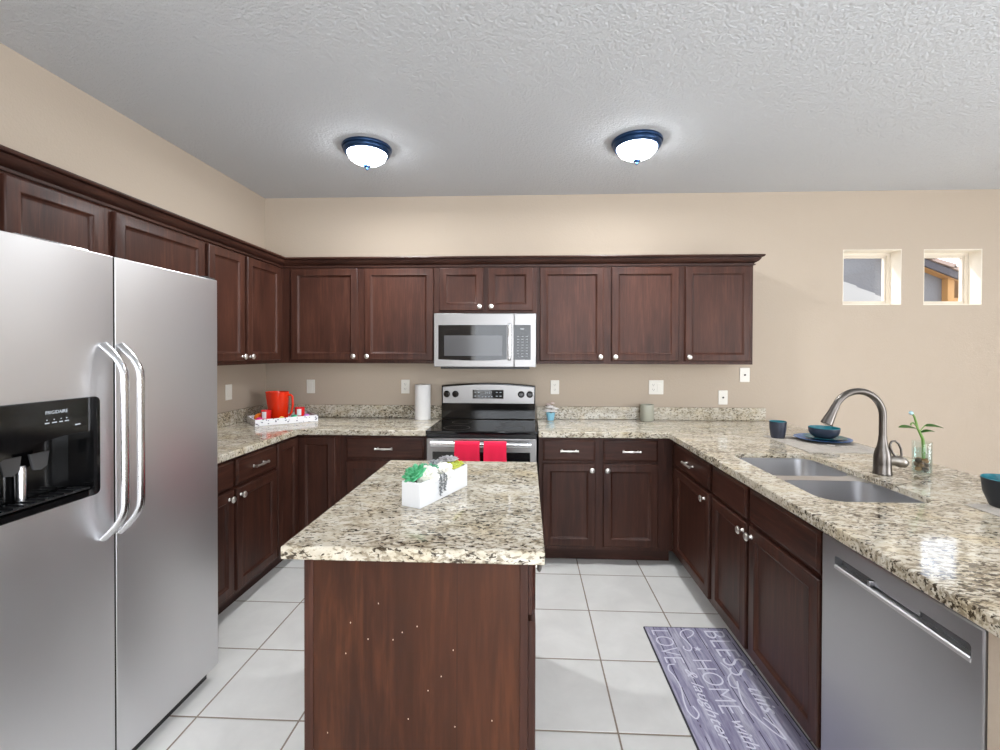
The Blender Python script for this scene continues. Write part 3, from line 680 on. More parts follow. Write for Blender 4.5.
# ------------------------------------------------------------------ ceiling lights
def ceiling_light(x, y, label, watts=27):
    r = thing('ceiling_light', label, 'ceiling light', (x, y, HC - .12), 0, 'flush ceiling lights')
    b = B(); b.lathe([(.06, .119), (.150, .119), (.153, .112), (.150, .104), (.143, .101), (.146, .092), (.140, .080), (.128, .074), (.122, .074), (.120, .082), (.06, .083)], seg=48); obj('lamp_ring', b, M['bronze'], r, ang=45)
    b = B(); b.lathe([(.1195, .080)] + [(.1185 * math.cos(math.radians(a)), .079 - .068 * math.sin(math.radians(a))) for a in range(6, 88, 8)] + [(.0, .011)], seg=48, caps=False); obj('lamp_shade', b, M['lampglass'], r)
    d = lamp('added_lamp_disc', 'AREA', (x, y, HC - .1105), watts, (.95, .98, 1), direction=(0, 0, -1), size=.1, size_y=.1); d.data.shape = 'DISK'  # extra disc light added below the glass bowl to brighten the floor
    b = B(); b.lathe([(0, .0085), (.022, .008), (.026, .003), (.019, -.004), (.009, -.009), (.007, -.02), (.0, -.026)], seg=20); obj('finial', b, M['bronze'], r)
ceiling_light(-1.008, 2.835, 'flush dome ceiling light with dark rim, left of the two')
ceiling_light(.664, 2.815, 'flush dome ceiling light with dark rim, right of the two')

ceiling_light(4.4, 2.5, 'assumed flush dome ceiling light over the dining side, beyond the right edge', 5)  # assumed lamp out of view, inferred from the brighter ceiling at the right
pd = thing('fill_globe', 'added glowing fill globe hanging unseen behind the viewer', 'fill light', (.3, -.9, 2.2))  # added out of view; its glow brightens the left wall
b = B(); b.lathe([(0, .0)] + [(.17 * math.sin(math.radians(a)), .17 - .17 * math.cos(math.radians(a))) for a in range(10, 170, 10)] + [(.03, .338)], seg=32, caps=False); obj('lamp_shade', b, emis('fill_globe_glow', (236, 245, 255), 45), pd)
b = B(); b.lathe([(.031, .337), (.031, .36), (.006, .365), (.006, .515), (.06, .52), (.06, .541), (0, .541)]); obj('stem', b, M['bronze'], pd)

# ------------------------------------------------------------------ wall plates
def plate(x, z, w, label, kinds, wall='back'):
    loc = (x, YB - .0005, z) if wall == 'back' else (XL + .0005, x, z)
    r = thing('outlet_plate' if 'outlet' in label else 'switch_plate' if 'switch' in label else 'wall_plate', label, 'wall plate', loc, 0 if wall == 'back' else PI / 2)
    b = B(); b.box(-w / 2, w / 2, -.006, 0, -.057, .057, .003); obj('cover', b, M['white_plastic'], r)
    n = len(kinds)
    for i, kd in enumerate(kinds):
        cx = (i - (n - 1) / 2) * .046
        if kd == 'outlet':
            for s in (-1, 1):
                b = B(); b.prism(rrect(cx - .0165, cx + .0165, s * .0195 - .014, s * .0195 + .014, .010), 0, .003, 0, basis((1, 0, 0), (0, 0, 1), (0, -.0055, 0))); sk = obj('socket', b, M['white_plastic'], r)
                b = B(); b.box(cx - .0075, cx - .0055, -.0092, -.0083, s * .0195 - .002, s * .0195 + .007); b.box(cx + .0055, cx + .0075, -.0092, -.0083, s * .0195 - .002, s * .0195 + .006); b.box(cx - .002, cx + .002, -.0092, -.0083, s * .0195 - .009, s * .0195 - .005); obj('slots', b, M['slot'], sk)
        elif kd == 'switch':
            b = B(); b.box(cx - .016, cx + .016, -.009, -.0055, -.033, .033, .002); obj('rocker', b, M['white_plastic'], r)
        elif kd == 'jack':
            b = B(); b.lathe([(.007, 0), (.007, .006), (.004, .008), (0, .008)], (cx, -.0055, 0), 14, AX_FRONT); obj('jack', b, M['slot'], r)
    b = B()
    for z_ in (-.048, .048): b.lathe([(.003, 0), (.003, .001), (0, .0015)], (0, -.0058, z_), 10, AX_FRONT)
    obj('screws', b, M['white_plastic'], r)
plate(3.262, 1.158, .072, 'white switch plate on the left wall beside the refrigerator', ['switch'], 'left')
plate(-1.807, 1.168, .070, 'white switch plate on the back wall above the tray', ['switch'])
plate(-1.007, 1.171, .070, 'white outlet plate on the back wall left of the paper towels', ['outlet'])
plate(.228, 1.173, .070, 'white outlet plate on the back wall just right of the range', ['outlet'])
plate(1.045, 1.177, .116, 'double-width white outlet and switch plate above the candle cup', ['outlet', 'switch'])
plate(1.576, 1.098, .073, 'white jack plate just above the backsplash end, lower of two', ['jack'])
plate(1.746, 1.280, .078, 'white jack plate just below the cabinet end, higher of two', ['jack'])

# ------------------------------------------------------------------ rug
def rug_mat():
    m, nt, p = new_mat('rug_print')
    v = coords(nt, (16, 2.2, 1)); n = noise(nt, v, 1.3, 6, .7, .5); n2 = noise(nt, coords(nt, (60, 5, 1)), 1.2, 4, .6)
    col = ramp(nt, n, [(.28, (112, 106, 136)), (.5, (164, 160, 182)), (.72, (208, 206, 216))])
    col = mix(nt, math_n(nt, 'MULTIPLY', ramp(nt, n2, [(.4, WHITE), (.55, BLACK)]), .5), col, (92, 84, 118))
    s = N(nt, 'ShaderNodeSeparateXYZ'); nt.links.new(coords(nt), s.inputs[0])
    fr = math_n(nt, 'FRACT', math_n(nt, 'ADD', math_n(nt, 'DIVIDE', s.outputs['X'], .072), .35))
    seam = math_n(nt, 'LESS_THAN', fr, .055)
    brk = math_n(nt, 'GREATER_THAN', noise(nt, coords(nt, (3, 7, 1)), 1.5, 2), .42)
    col = mix(nt, math_n(nt, 'MULTIPLY', seam, brk), col, (58, 52, 76))
    nt.links.new(col, p.inputs['Base Color']); p.inputs['Roughness'].default_value = .8; return m
rug = thing('kitchen_rug', 'purple-grey kitchen rug printed with white words in front of the sink cabinet', 'rug', (.84, 2.04, 0), .012)
RW_, RL_ = .2175, .395
b = B(); b.prism(rrect(-RW_, RW_, -RL_, RL_, .006), .001, .0065, .0015); obj('rug_border', b, simple('rug_binding', (56, 54, 62), .8), rug)
b = B(); b.prism(rrect(-RW_ + .007, RW_ - .007, -RL_ + .007, RL_ - .007, .004), .0055, .0078, .0008); rp = obj('rug_face', b, rug_mat(), rug)
M['rug_white'] = simple('rug_lettering', (214, 212, 224), .8)
def rug_text(body, x, ytop, length, height, shear=0.0, bold=0.0, name='lettering'):
    t = text_mesh(body, length, height, .0006, shear, bold); b = B(); b.merge(t, basis((0, -1, 0), (1, 0, 0), (x, ytop, .0077))); return obj(name, b, M['rug_white'], rp)
rug_text('BLESS', .085, .365, .33, .10, 0, -.012)
rug_text('this', .115, -.04, .14, .065, .35)
rug_text('HOME', -.055, .135, .32, .088, 0, -.018)
rug_text('with', -.035, -.22, .13, .05, .35)
rug_text('LOVE', -.185, .36, .25, .088, 0, -.018)
rug_text('& laughter', -.130, .07, .40, .058, .4)
def swirl(pts, r=.0032):
    P = [Vector(p) for p in pts]; out = []
    for i in range(len(P) - 1):
        p0, p1, p2, p3 = P[max(0, i - 1)], P[i], P[i + 1], P[min(len(P) - 1, i + 2)]
        for k_ in range(8):
            t = k_ / 8; out.append(.5 * ((2 * p1) + (-p0 + p2) * t + (2 * p0 - 5 * p1 + 4 * p2 - p3) * t * t + (-p0 + 3 * p1 - 3 * p2 + p3) * t ** 3))
    out.append(P[-1]); b = B(); b.tube([(v.x, v.y, .0079) for v in out], r, .0009, seg=8); return obj('flourish', b, M['rug_white'], rp)
swirl([(-.02, .30), (.015, .325), (.03, .355), (.005, .372), (-.03, .355), (-.045, .32), (-.03, .27), (-.025, .225), (-.045, .20), (-.065, .215), (-.06, .235)])
swirl([(.07, .12), (.09, .06), (.06, .02), (.05, -.03), (.075, -.04), (.09, 0), (.065, -.08), (.055, -.15), (.08, -.22), (.11, -.28), (.13, -.30), (.125, -.25), (.10, -.2)])
swirl([(-.150, .10), (-.178, .095), (-.188, .06), (-.176, .02), (-.172, -.05), (-.185, -.12), (-.188, -.18), (-.170, -.215), (-.150, -.19), (-.158, -.15)])
b = B(); st = [(.02 * (1 if i % 2 == 0 else .42) * math.cos(i * PI / 5), .02 * (1 if i % 2 == 0 else .42) * math.sin(i * PI / 5)) for i in range(10)]
b.prism([(x - .0, y + .215) for x, y in st], .0077, .0084); obj('printed_star', b, M['rug_white'], rp)

# ------------------------------------------------------------------ things on the back counters
CZ = .9155
tw = thing('paper_towel_roll', 'standing white paper towel roll on the counter left of the range', 'paper towel', (-.842, 3.655, CZ))
b = B(); b.lathe([(.062, 0), (.0625, .002), (.0625, .278), (.061, .280), (.021, .280), (.021, .27)], seg=40, caps=False); b.lathe([(.0, .0005), (.062, .0005)], seg=40, caps=False); obj('paper', b, M['paper'], tw)
b = B(); b.lathe([(.0205, .004), (.0205, .2795), (.019, .2795), (.019, .004)], seg=24, caps=False); obj('core', b, simple('cardboard', (150, 118, 84), .9), tw)
b = B(); b.lathe([(0, 0), (.046, 0), (.052, .006), (.053, .125), (.0525, .130), (.049, .130), (.0485, .125), (.047, .02), (0, .018)], seg=36)
o = obj('candle_cup', b, simple('candle_ceramic', (176, 176, 162), .4), loc=(.952, 3.66, CZ)); tag(o, 'grey-green candle cup against the backsplash under the double wall plate', 'cup')
b = B(); b.lathe([(0, .0), (.044, .0), (.047, .003), (.044, .006), (0, .006)], seg=30); obj('base_ring', b, simple('candle_base', (70, 124, 112), .5), o)
obj_c = B(); obj_c.lathe([(0, .019), (.0465, .019), (.0465, .09), (0, .092)], seg=28); obj('candle_wax', obj_c, simple('wax', (226, 222, 208), .6), o)
# little flower pot
fp = thing('flower_pot', 'tiny light blue pot of white flowers beside the range', 'flower pot', (.19, 3.655, CZ))
b = B(); b.lathe([(0, 0), (.026, 0), (.027, .01), (.036, .055), (.037, .06), (.033, .06), (.031, .05), (0, .05)], seg=26); obj('pot', b, simple('pot_blue', (146, 206, 230), .3), fp)
b = B(); b.tube([(0, 0, .05), (-.01, 0, .09), (-.014, 0, .13)], .0018, seg=6); b.tube([(0, 0, .05), (.012, .002, .10), (.016, 0, .138)], .0018, seg=6); b.tube([(0, 0, .05), (.03, -.004, .085)], .0018, seg=6); obj('stem', b, simple('stem_brown', (150, 132, 110), .7), fp)
def blossom(par, c, r, mat, n=6, tilt=(0, 0), name='blossom'):
    b = B()
    for ring, (nn, rr, el) in enumerate(((n, r, .25), (n, r * .72, .75), (max(3, n - 2), r * .45, 1.15))):
        for i in range(nn):
            a = 2 * PI * (i + ring * .5) / nn + ring
            d = Vector((math.cos(a) * math.cos(el), math.sin(a) * math.cos(el), math.sin(el)))
            q = d.to_track_quat('X', 'Z').to_matrix()
            b.ball(Vector(c) + d * rr * .55, rr * .58, 2, (1, 1, .25), q)
    return obj(name, b, mat, par, ang=80)
M['petal'] = simple('petal_white', (246, 242, 240), .6); M['petal_pink'] = simple('petal_blush', (236, 216, 212), .6)
for c, r_, m_ in (((-.024, -.022, .070), .036, 'petal'), ((.016, -.026, .068), .034, 'petal'), ((-.004, -.012, .098), .040, 'petal'), ((.038, -.012, .088), .026, 'petal'), ((-.020, -.002, .122), .020, 'petal_pink'), ((.016, 0, .132), .018, 'petal_pink')): blossom(fp, c, r_, M[m_], 6)

# tray in the left corner
A = Vector((-1.958, 3.200)); dx_, dy_ = Vector((.742, .670)), Vector((-.670, .742)); tr_a = math.atan2(.670, .742)
def T_(u, v): q = A + dx_ * u + dy_ * v; return q.x, q.y
def tray_mat():
    m, nt, p = new_mat('tray_paint')
    vo = N(nt, 'ShaderNodeTexVoronoi'); vo.inputs['Scale'].default_value = 46; nt.links.new(coords(nt, (1, 1, 1.3)), vo.inputs['Vector'])
    s = math_n(nt, 'LESS_THAN', vo.outputs['Distance'], .3)
    nt.links.new(mix(nt, s, (232, 230, 232), (112, 108, 122)), p.inputs['Base Color']); p.inputs['Roughness'].default_value = .4; return m
tx, ty = T_(0, 0)
tray = thing('serving_tray', 'white patterned serving tray holding a red pitcher in the counter corner', 'tray', (tx, ty, CZ), tr_a)
TL, TW = .44, .29
b = B(); b.box(.0085, TL - .0085, .0085, TW - .0085, 0, .008, .002); obj('tray_floor', b, simple('tray_red_lining', (128, 40, 46), .5), tray)
b = B(); b.box(0, TL, 0, .008, 0, .048, .002); b.box(0, TL, TW - .008, TW, 0, .048, .002)
b.box(0, .008, .0085, TW - .0085, 0, .048, .002); b.box(TL - .008, TL, .0085, TW - .0085, 0, .048, .002); obj('tray_rim', b, tray_mat(), tray)
def on_tray(u, v, z=.0085): x, y = T_(u, v); return (x, y, CZ + z)
red = simple('red_plastic', (246, 58, 22), .18, 0, Transmission_Weight=.3)
jug = thing('pitcher', 'translucent red pitcher standing in the middle of the tray', 'pitcher', on_tray(.195, .168), tr_a - .7)
b = B(); b.lathe([(0, 0), (.062, 0), (.066, .006), (.074, .215), (.0745, .223), (.071, .223), (.069, .21), (.062, .012), (0, .01)], seg=40); 
for v_ in b.bm.verts:
    if v_.co.z > .16 and v_.co.x < -.05: v_.co.x -= (v_.co.z - .16) * .35
obj('jug_body', b, red, jug)
b = B(); b.tube([(.068, 0, .196), (.092, 0, .2), (.108, 0, .185), (.110, 0, .12), (.100, 0, .06), (.083, 0, .042), (.064, 0, .045)], .0085, .006, seg=12, up=(0, 1, 0)); obj('jug_handle', b, red, jug)
M['red_cup'] = simple('red_tumbler', (214, 30, 34), .25)
def tumbler(u, v, label, ang):
    r = thing('tumbler', label, 'cup', on_tray(u, v), ang, 'red tumblers on the tray')
    b = B(); b.lathe([(0, 0), (.030, 0), (.032, .004), (.036, .098), (.0345, .099), (.033, .094), (.029, .006), (0, .005)], seg=28); obj('cup_body', b, M['red_cup'], r)
    b = B(); t = bmesh.new(); g = []
    for i in range(7):
        a = -PI / 2 - .45 + .9 * i / 6
        g.append([t.verts.new(((.0326 + .0042 * z / .098 + .0006) * math.cos(a), (.0326 + .0042 * z / .098 + .0006) * math.sin(a), z)) for z in (.04, .09)])
    for a, c in zip(g, g[1:]): t.faces.new((a[0], c[0], c[1], a[1]))
    b.merge(t); obj('white_label', b, M['white_gloss'], r)
tumbler(.085, .06, 'red tumbler with white patch left of the pitcher', .1)
tumbler(.328, .085, 'red tumbler with white patch right of the pitcher', .3)
def bead(u, v, r_, rgb, label):
    b = B(); b.ball((0, 0, r_), r_, 3); t = b; o = obj('party_ball', t, simple('ball_' + label.split()[1], rgb, .35), loc=on_tray(u, v)); tag(o, label, 'ball', 'small colored balls on the tray')
bead(.035, .045, .026, (224, 30, 130), 'small magenta ball at the left end of the tray')
bead(.05, .12, .036, (244, 130, 40), 'small orange ball behind the magenta one on the tray')
bead(.185, .035, .023, (226, 204, 96), 'small yellow ball at the tray front below the pitcher')
bead(.275, .035, .026, (34, 168, 122), 'small green ball at the tray front right of the pitcher')
bead(.232, .026, .017, (60, 160, 170), 'small teal ball between the yellow and green ones')
bead(.37, .06, .024, (190, 120, 200), 'small purple ball at the right end of the tray')

# ------------------------------------------------------------------ place setting on the peninsula
def mat_tex(name, rgb):
    m, nt, p = new_mat(name); w1 = noise(nt, coords(nt, (220, 18, 1)), 1, 2); w2 = noise(nt, coords(nt, (18, 220, 1)), 1, 2)
    c = tuple(int(v * .86) for v in rgb)
    nt.links.new(ramp(nt, math_n(nt, 'MULTIPLY', math_n(nt, 'ADD', w1, w2), .5), [(.4, c), (.6, rgb)]), p.inputs['Base Color']); p.inputs['Roughness'].default_value = .75; return m
M['placemat'] = mat_tex('placemat_weave', (196, 188, 178))
def placemat(x0, x1, y0, y1, label):
    b = B(); b.prism(rrect(-(x1 - x0) / 2, (x1 - x0) / 2, -(y1 - y0) / 2, (y1 - y0) / 2, .006), 0, .003, .0008)
    o = obj('placemat', b, M['placemat'], loc=((x0 + x1) / 2, (y0 + y1) / 2, CZ)); tag(o, label, 'placemat', 'placemats on the peninsula')
placemat(1.535, 1.965, 2.54, 3.04, 'grey-beige woven placemat under the teal plates and bowl')
placemat(1.56, 1.97, 1.20, 1.695, 'grey-beige woven placemat under the large dark cup at the right edge')
teal = simple('glaze_teal', (10, 108, 122), .28); dk = simple('glaze_dark', (44, 48, 62), .4); blu = simple('glaze_blue', (14, 92, 158), .28)
MZ = CZ + .0035
def two_tone(name, label, cat, loc, outer, inner, om, im, group=None, seg=44):
    r = thing(name, label, cat, loc, 0, group)
    b = B(); b.lathe(outer, seg=seg, caps=False); obj('outer_glaze', b, om, r, ang=60)
    b = B(); b.lathe(inner, seg=seg, caps=False); obj('inner_glaze', b, im, r, ang=60); return r
def dish(R, h, name, label, loc, im):
    two_tone(name, label, 'plate', loc, [(0, 0), (R * .62, 0), (R * .66, .003), (R * .98, h - .003), (R, h)], [(R, h), (R * .985, h + .001), (R * .66, .008), (R * .6, .006), (0, .006)], dk, im, 'stacked plates')
dish(.152, .019, 'dinner_plate', 'large dark blue dinner plate on the placemat, lowest of the stack', (1.812, 2.875, MZ), blu)
dish(.112, .016, 'salad_plate', 'smaller teal plate between the dinner plate and the bowl', (1.828, 2.875, MZ + .0095), teal)
two_tone('soup_bowl', 'dark bowl with teal inside on top of the plates', 'bowl', (1.826, 2.882, MZ + .018),
         [(0, 0), (.048, 0), (.052, .003), (.070, .016), (.081, .036), (.0835, .062)], [(.0835, .062), (.0815, .064), (.078, .04), (.066, .02), (.046, .010), (0, .008)], dk, teal)
two_tone('mug', 'dark cup with teal inside left of the plates', 'cup', (1.592, 2.962, MZ),
         [(0, 0), (.036, 0), (.039, .004), (.047, .06), (.0495, .104)], [(.0495, .104), (.047, .1055), (.044, .06), (.036, .008), (0, .006)], dk, teal)
two_tone('large_cup', 'large dark cup with teal inside at the right edge of the counter', 'cup', (1.684, 1.66, MZ),
         [(0, 0), (.048, 0), (.053, .004), (.068, .045), (.074, .098)], [(.074, .098), (.072, .1), (.066, .05), (.05, .01), (0, .008)], simple('glaze_black', (30, 34, 40), .45), teal)
b = B(); q = [(0, 0, .002), (.05, 0, .003), (.10, 0, .004), (.128, 0, .004)]; b.tube(q, [.006, .0045, .003, .005], [.0014] * 4, seg=10)
b.tube([(.128, 0, .004), (.138, 0, .0035), (.148, 0, .0035)], [.005, .011, .012], [.0012] * 3, seg=10)
for k_ in range(4): b.tube([(.146, -.009 + .006 * k_, .0035), (.185, -.009 + .006 * k_, .006)], .0018, .0011, seg=6)
o = obj('fork', b, M['chrome'], loc=(1.90, 2.625, MZ)); o.rotation_euler.z = math.radians(148); tag(o, 'silver fork on the placemat in front of the plates', 'fork')

# ------------------------------------------------------------------ bamboo in a glass
vs = thing('glass_vase', 'clear square-shouldered glass vase with stones behind the sink', 'vase', (1.778, 2.128, CZ))
b = B(); b.lathe([(0, 0), (.034, 0), (.0355, .002), (.0355, .143), (.0345, .145), (.033, .143), (.033, .008), (0, .008)], seg=36); obj('glass_body', b, M['vase_glass'], vs)
b = B(); b.lathe([(0, .009), (.0325, .009), (.0325, .112), (0, .112)], seg=30); obj('water', b, M['water'], vs)
stones = [(128, 88, 58), (92, 62, 42), (164, 120, 82), (70, 50, 38), (146, 96, 52), (110, 80, 60)]
sm = [simple('stone_%s' % n_, c, .45) for n_, c in zip(('tan', 'brown', 'sand', 'umber', 'rust', 'taupe'), stones)]
kk = 0
for lay in range(3):
    for i in range(4):
        a = i * PI / 2 + lay * .8
        b = B(); b.ball((0, 0, 0), .0145, 2, (1, .85 + .1 * ((kk * 7) % 3 - 1), .72))
        o = obj('pebble', b, sm[kk % 6], loc=(1.778 + .0165 * math.cos(a), 2.128 + .0165 * math.sin(a), CZ + .0205 + lay * .0195), rotz=a)
        tag(o, 'brown pebble inside the glass vase', 'stone', 'pebbles in the glass vase'); kk += 1
gm = simple('leaf_green', (74, 124, 46), .45); stm = simple('stalk_green', (104, 142, 62), .45)
pl = thing('bamboo_stalk', 'green bamboo sprig with leaves growing from the glass vase', 'plant', (1.778, 2.128, CZ + .066))
b = B(); b.tube([(.006, 0, .0), (.006, 0, .05), (.002, 0, .09), (-.012, 0, .12), (-.020, 0, .135), (-.028, 0, .165), (-.036, 0, .19), (-.045, 0, .205)], [.0065, .0065, .006, .005, .004, .0045, .004, .003], seg=10)
b.tube([(-.018, 0, .13), (-.03, -.003, .15), (-.044, -.004, .163), (-.052, -.004, .16), (-.054, -.004, .15)], [.003, .003, .003, .003, .0035], seg=8)
b.tube([(-.012, 0, .12), (.0, 0, .138), (.012, 0, .15)], .002, seg=8); obj('stalk', b, stm, pl)
b = B(); b.ball((-.05, 0, .206), .009, 2); obj('tip', b, simple('tip_pale', (168, 200, 208), .5), pl)
def leaf(p0, p1, w_, droop=.008):
    p0, p1 = Vector(p0), Vector(p1); d = p1 - p0; t = bmesh.new(); rows = []; side = Vector((0, -1, 0)); n = 8
    for i in range(n + 1):
        u = i / n; c = p0 + d * u + Vector((0, 0, droop * math.sin(PI * u))); ww = w_ * math.sin(PI * min(1, u * .92 + .06)) ** .8
        s_ = side * ww + Vector((0, 0, -.35 * ww)); rows.append([t.verts.new(c + s_), t.verts.new(c - Vector((0, 0, ww * .12))), t.verts.new(c - side * ww + Vector((0, 0, .25 * ww)))])
    for a, c in zip(rows, rows[1:]):
        for k_ in (0, 1): t.faces.new((a[k_], a[k_ + 1], c[k_ + 1], c[k_]))
    bmesh.ops.solidify(t, geom=t.faces[:], thickness=.0008); b = B(); b.merge(t); return obj('leaf', b, gm, pl, ang=80)
leaf((-.022, 0, .135), (-.112, -.01, .142), .016); leaf((.010, 0, .148), (.085, -.01, .140), .016); leaf((-.008, 0, .118), (.042, -.015, .125), .011)

# ------------------------------------------------------------------ planter on the island
pa = math.atan2(.277, .124); PC = Vector((-.339, 1.705))
pb = thing('planter_box', 'long white rectangular planter of artificial succulents on the island', 'planter', (PC.x, PC.y, CZ), pa)
PLn, PWd, PH = .155, .040, .088
b = B(); b.box(-PLn, PLn, -PWd, PWd, 0, PH, .002); bx_ = obj('box', b, M['white_gloss'], pb)
k = B(); k.box(-PLn + .005, PLn - .005, -PWd + .005, PWd - .005, .01, .2); cut(bx_, k)
b = B(); b.box(-PLn + .0055, PLn - .0055, -PWd + .0055, PWd - .0055, .0105, .07); obj('filler', b, simple('planter_moss', (96, 92, 70), .9), pb)
def P_(u, v, z): c, s_ = math.cos(pa), math.sin(pa); return (PC.x + c * u - s_ * v, PC.y + s_ * u + c * v, CZ + z)
def rosette(u, v, z, R, mat, label, layers=4, n=8, wid=.34, up0=.25, name='succulent', tilt=None):
    b = B()
    for L_ in range(layers):
        el = up0 + L_ * (1.35 - up0) / layers; rr = R * (1 - .18 * L_)
        for i in range(n - (L_ > 2) * 2):
            a = 2 * PI * (i + .5 * L_) / (n - (L_ > 2) * 2) + .2 * L_
            d = Vector((math.cos(a) * math.cos(el), math.sin(a) * math.cos(el), math.sin(el))); q = d.to_track_quat('X', 'Z').to_matrix()
            t = bmesh.new(); bmesh.ops.create_icosphere(t, subdivisions=2, radius=1)
            for vv in t.verts:
                x = vv.co.x; f_ = (1 - .45 * max(0, x)) * (.55 + .45 * min(1, x + 1)); vv.co.y *= f_; vv.co.z *= f_
            b.merge(t, Matrix.Translation(d * rr * .5) @ q.to_4x4() @ Matrix.Diagonal((rr * .52, rr * wid, rr * .11, 1)))
    o = obj(name, b, mat, loc=P_(u, v, z), ang=80); tag(o, label, 'plant', 'artificial plants in the white planter')
    if tilt: o.rotation_euler.x, o.rotation_euler.y = tilt
    return o
def grad(name, a, c):
    m, nt, p = new_mat(name); nt.links.new(ramp(nt, noise(nt, coords(nt), 40, 2), [(.35, a), (.65, c)]), p.inputs['Base Color']); p.inputs['Roughness'].default_value = .5; return m
rosette(-.112, .012, .100, .050, grad('succulent_green', (40, 140, 84), (96, 186, 136)), 'green succulent at the near end of the white planter', 4, 8, .36, .3, tilt=(.5, -.35))
rosette(-.035, .022, .094, .052, grad('succulent_teal', (36, 136, 96), (80, 170, 130)), 'teal spiky succulent in the middle of the white planter', 4, 9, .26, .35)
rosette(.072, -.010, .084, .050, grad('succulent_lime', (158, 176, 44), (200, 204, 84)), 'yellow-green succulent near the far end of the planter', 4, 8, .36, .3)
rosette(.122, -.010, .086, .034, grad('succulent_gold', (196, 186, 40), (176, 190, 70)), 'small golden-green succulent at the far end of the planter', 3, 7, .38, .3)
rosette(.112, .024, .100, .046, grad('succulent_grey', (142, 140, 142), (190, 186, 188)), 'grey rosette succulent at the far end, larger of two grey ones', 4, 9, .28, .3)
rosette(.03, .028, .106, .034, grad('succulent_silver', (120, 124, 126), (180, 182, 184)), 'grey rosette succulent behind the teal one, smaller of two grey ones', 4, 8, .28, .35)
M['petal_cream'] = simple('petal_cream', (238, 234, 224), .6)
def flower(u, v, z, R, label):
    b = B()
    for ring, (n, rr, el) in enumerate(((6, R, .12), (6, R * .85, .5), (5, R * .65, .85), (4, R * .42, 1.2))):
        for i in range(n):
            a = 2 * PI * (i + .5 * ring) / n; d = Vector((math.cos(a) * math.cos(el), math.sin(a) * math.cos(el), math.sin(el))); q = d.to_track_quat('X', 'Z').to_matrix()
            b.ball(d * rr * .55, rr * .55, 2, (1, .8, .13), q)
    b.ball((0, 0, R * .25), R * .2, 2)
    o = obj('rose', b, M['petal_cream'], loc=P_(u, v, z), ang=80); o.rotation_euler = (.7, .2, 0); tag(o, label, 'flower', 'artificial plants in the white planter')
flower(-.078, -.014, 0.092, .042, 'white artificial rose at the near end of the planter')
flower(.020, -.016, .086, .040, 'white artificial rose in the middle of the planter')
b = B()
for s_ in range(2):
    ln = .075 - s_ * .012
    b.tube([(s_ * .024, .012, .012), (s_ * .024, -.004, .006), (s_ * .024 + .002, -.005, -.03), (s_ * .024, -.004, -ln)], .0012, seg=6)
    for i in range(46):
        f_ = i / 45; wd = .010 * (1 - .55 * abs(2 * f_ - .7))
        b.ball((s_ * .024 + random.uniform(-wd, wd), -.0045 - random.uniform(0, .006), .004 - f_ * ln), random.uniform(.0026, .0042), 1, (1, .8, .7))
o = obj('hanging_sprig', b, simple('sprig_grey', (118, 122, 124), .7), loc=P_(-.040, -.0405, .088), rotz=pa, ang=80); tag(o, 'grey trailing sprig hanging over the side of the white planter', 'plant', 'artificial plants in the white planter')

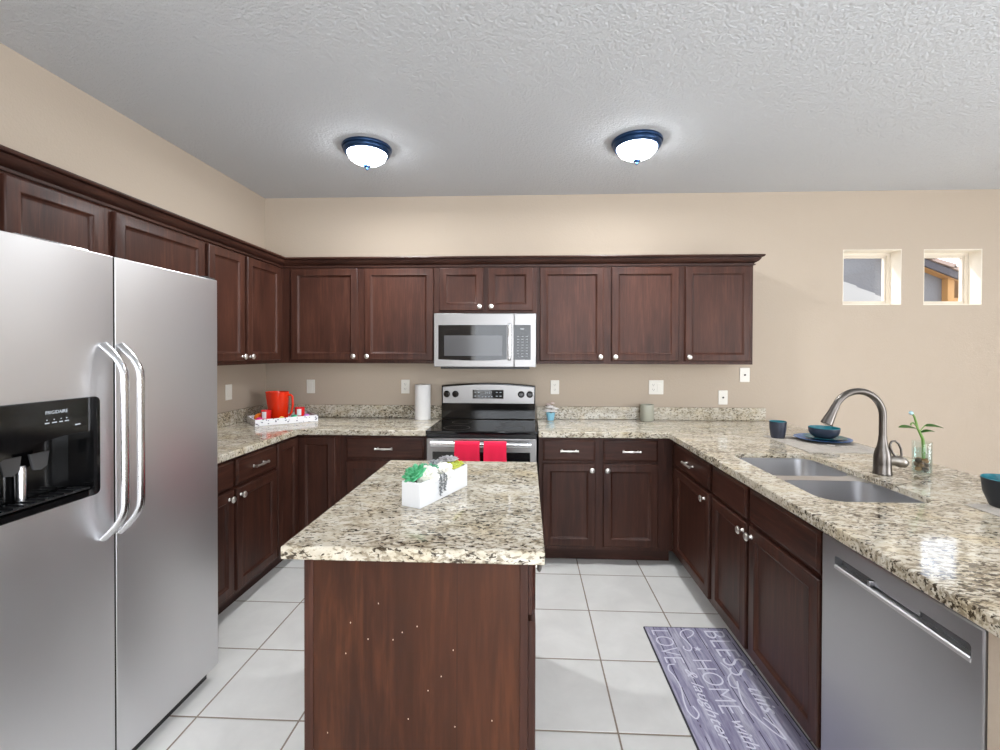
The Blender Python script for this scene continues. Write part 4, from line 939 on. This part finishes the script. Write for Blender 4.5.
# ------------------------------------------------------------------ outside
stucco = plaster('stucco_grey', (112, 111, 112), 30, .6); tan = simple('eave_tan', (176, 130, 76), .8); fasc = simple('fascia_dark', (66, 62, 68), .7)
rooft = plaster('roof_tile', (160, 138, 126), 14, .5); soil = plaster('gravel', (186, 168, 146), 30, .4)
b = B(); b.box(-14, 20, YB + .2, 30, -.3, -.15); o = obj('ground', b, soil); o['kind'] = 'structure'
nh = thing('neighbor_house', 'grey stucco neighboring house with tiled gable seen through the two high windows', 'house', (6, 7.0, -.15)); ox, oy, oz = -6, -7.0, .15
def rake(x): return 2.82 - .41 * (x - 5.72)
def xz(poly, y0, y1): return B().prism([(x + ox, z + oz) for x, z in poly], 0, y1 - y0, 0, basis((1, 0, 0), (0, 0, 1), (0, y1 + oy, 0)))
obj('wall', xz([(2.0, -.15), (6.17, -.15), (6.17, rake(6.17) - .11), (4.0, rake(4.0) - .11), (2.0, rake(4.0) - .93)], 7.0, 12), stucco, nh)
def strip(x0, x1, d0, d1, y0, y1): return xz([(x0, rake(x0) + d0), (x1, rake(x1) + d0), (x1, rake(x1) + d1), (x0, rake(x0) + d1)], y0, y1)
obj('fascia', strip(4.0, 9.0, -.10, .0, 6.83, 6.87), fasc, nh)
obj('soffit', strip(4.0, 9.0, -.109, -.085, 6.87, 8.4), tan, nh)
b = B()
for i in range(17):
    x = 4.0 + i * .3; zz = rake(x); z2 = rake(x + .33)
    t = B().prism([(x + ox, zz + .005 + oz), (x + .33 + ox, z2 + .025 + oz), (x + .33 + ox, z2 + .085 + oz), (x + ox, zz + .05 + oz)], 0, 5.3, 0, basis((1, 0, 0), (0, 0, 1), (0, 12.1 + oy, 0)))
    b.merge(t.bm)
obj('tile_roof', b, rooft, nh)
b = B(); b.box(6.10 + ox, 6.19 + ox, 6.9 + oy, 6.999 + oy, 0, 2.55 + oz); obj('post', b, tan, nh)
b = B(); b.box(6.20 + ox, 9 + ox, 6.95 + oy, 7.05 + oy, 2.20 + oz, 2.27 + oz); obj('porch_beam', b, tan, nh)
b = B(); b.box(6.20 + ox, 9 + ox, 8.3 + oy, 8.4 + oy, 0, 2.45 + oz); obj('porch_wall', b, simple('porch_brown', (150, 116, 84), .8), nh)
b = B()
for i in range(8):
    x = 3.24 + i * .26; z0 = 2.437 - .42 * (x - 4.72) + .02
    t = B().prism([(x + ox, -.15 + oz), (x + .26 + ox, -.15 + oz), (x + .26 + ox, z0 - .09 + oz), (x + ox, z0 + oz)], 0, .12, 0, basis((1, 0, 0), (0, 0, 1), (0, 6.995 + oy, 0))); b.merge(t.bm)
obj('lower_gable', b, simple('sunlit_tile_edge', (166, 164, 160), .8), nh)  # pale colour stands for sun on the lower roof's tile edge
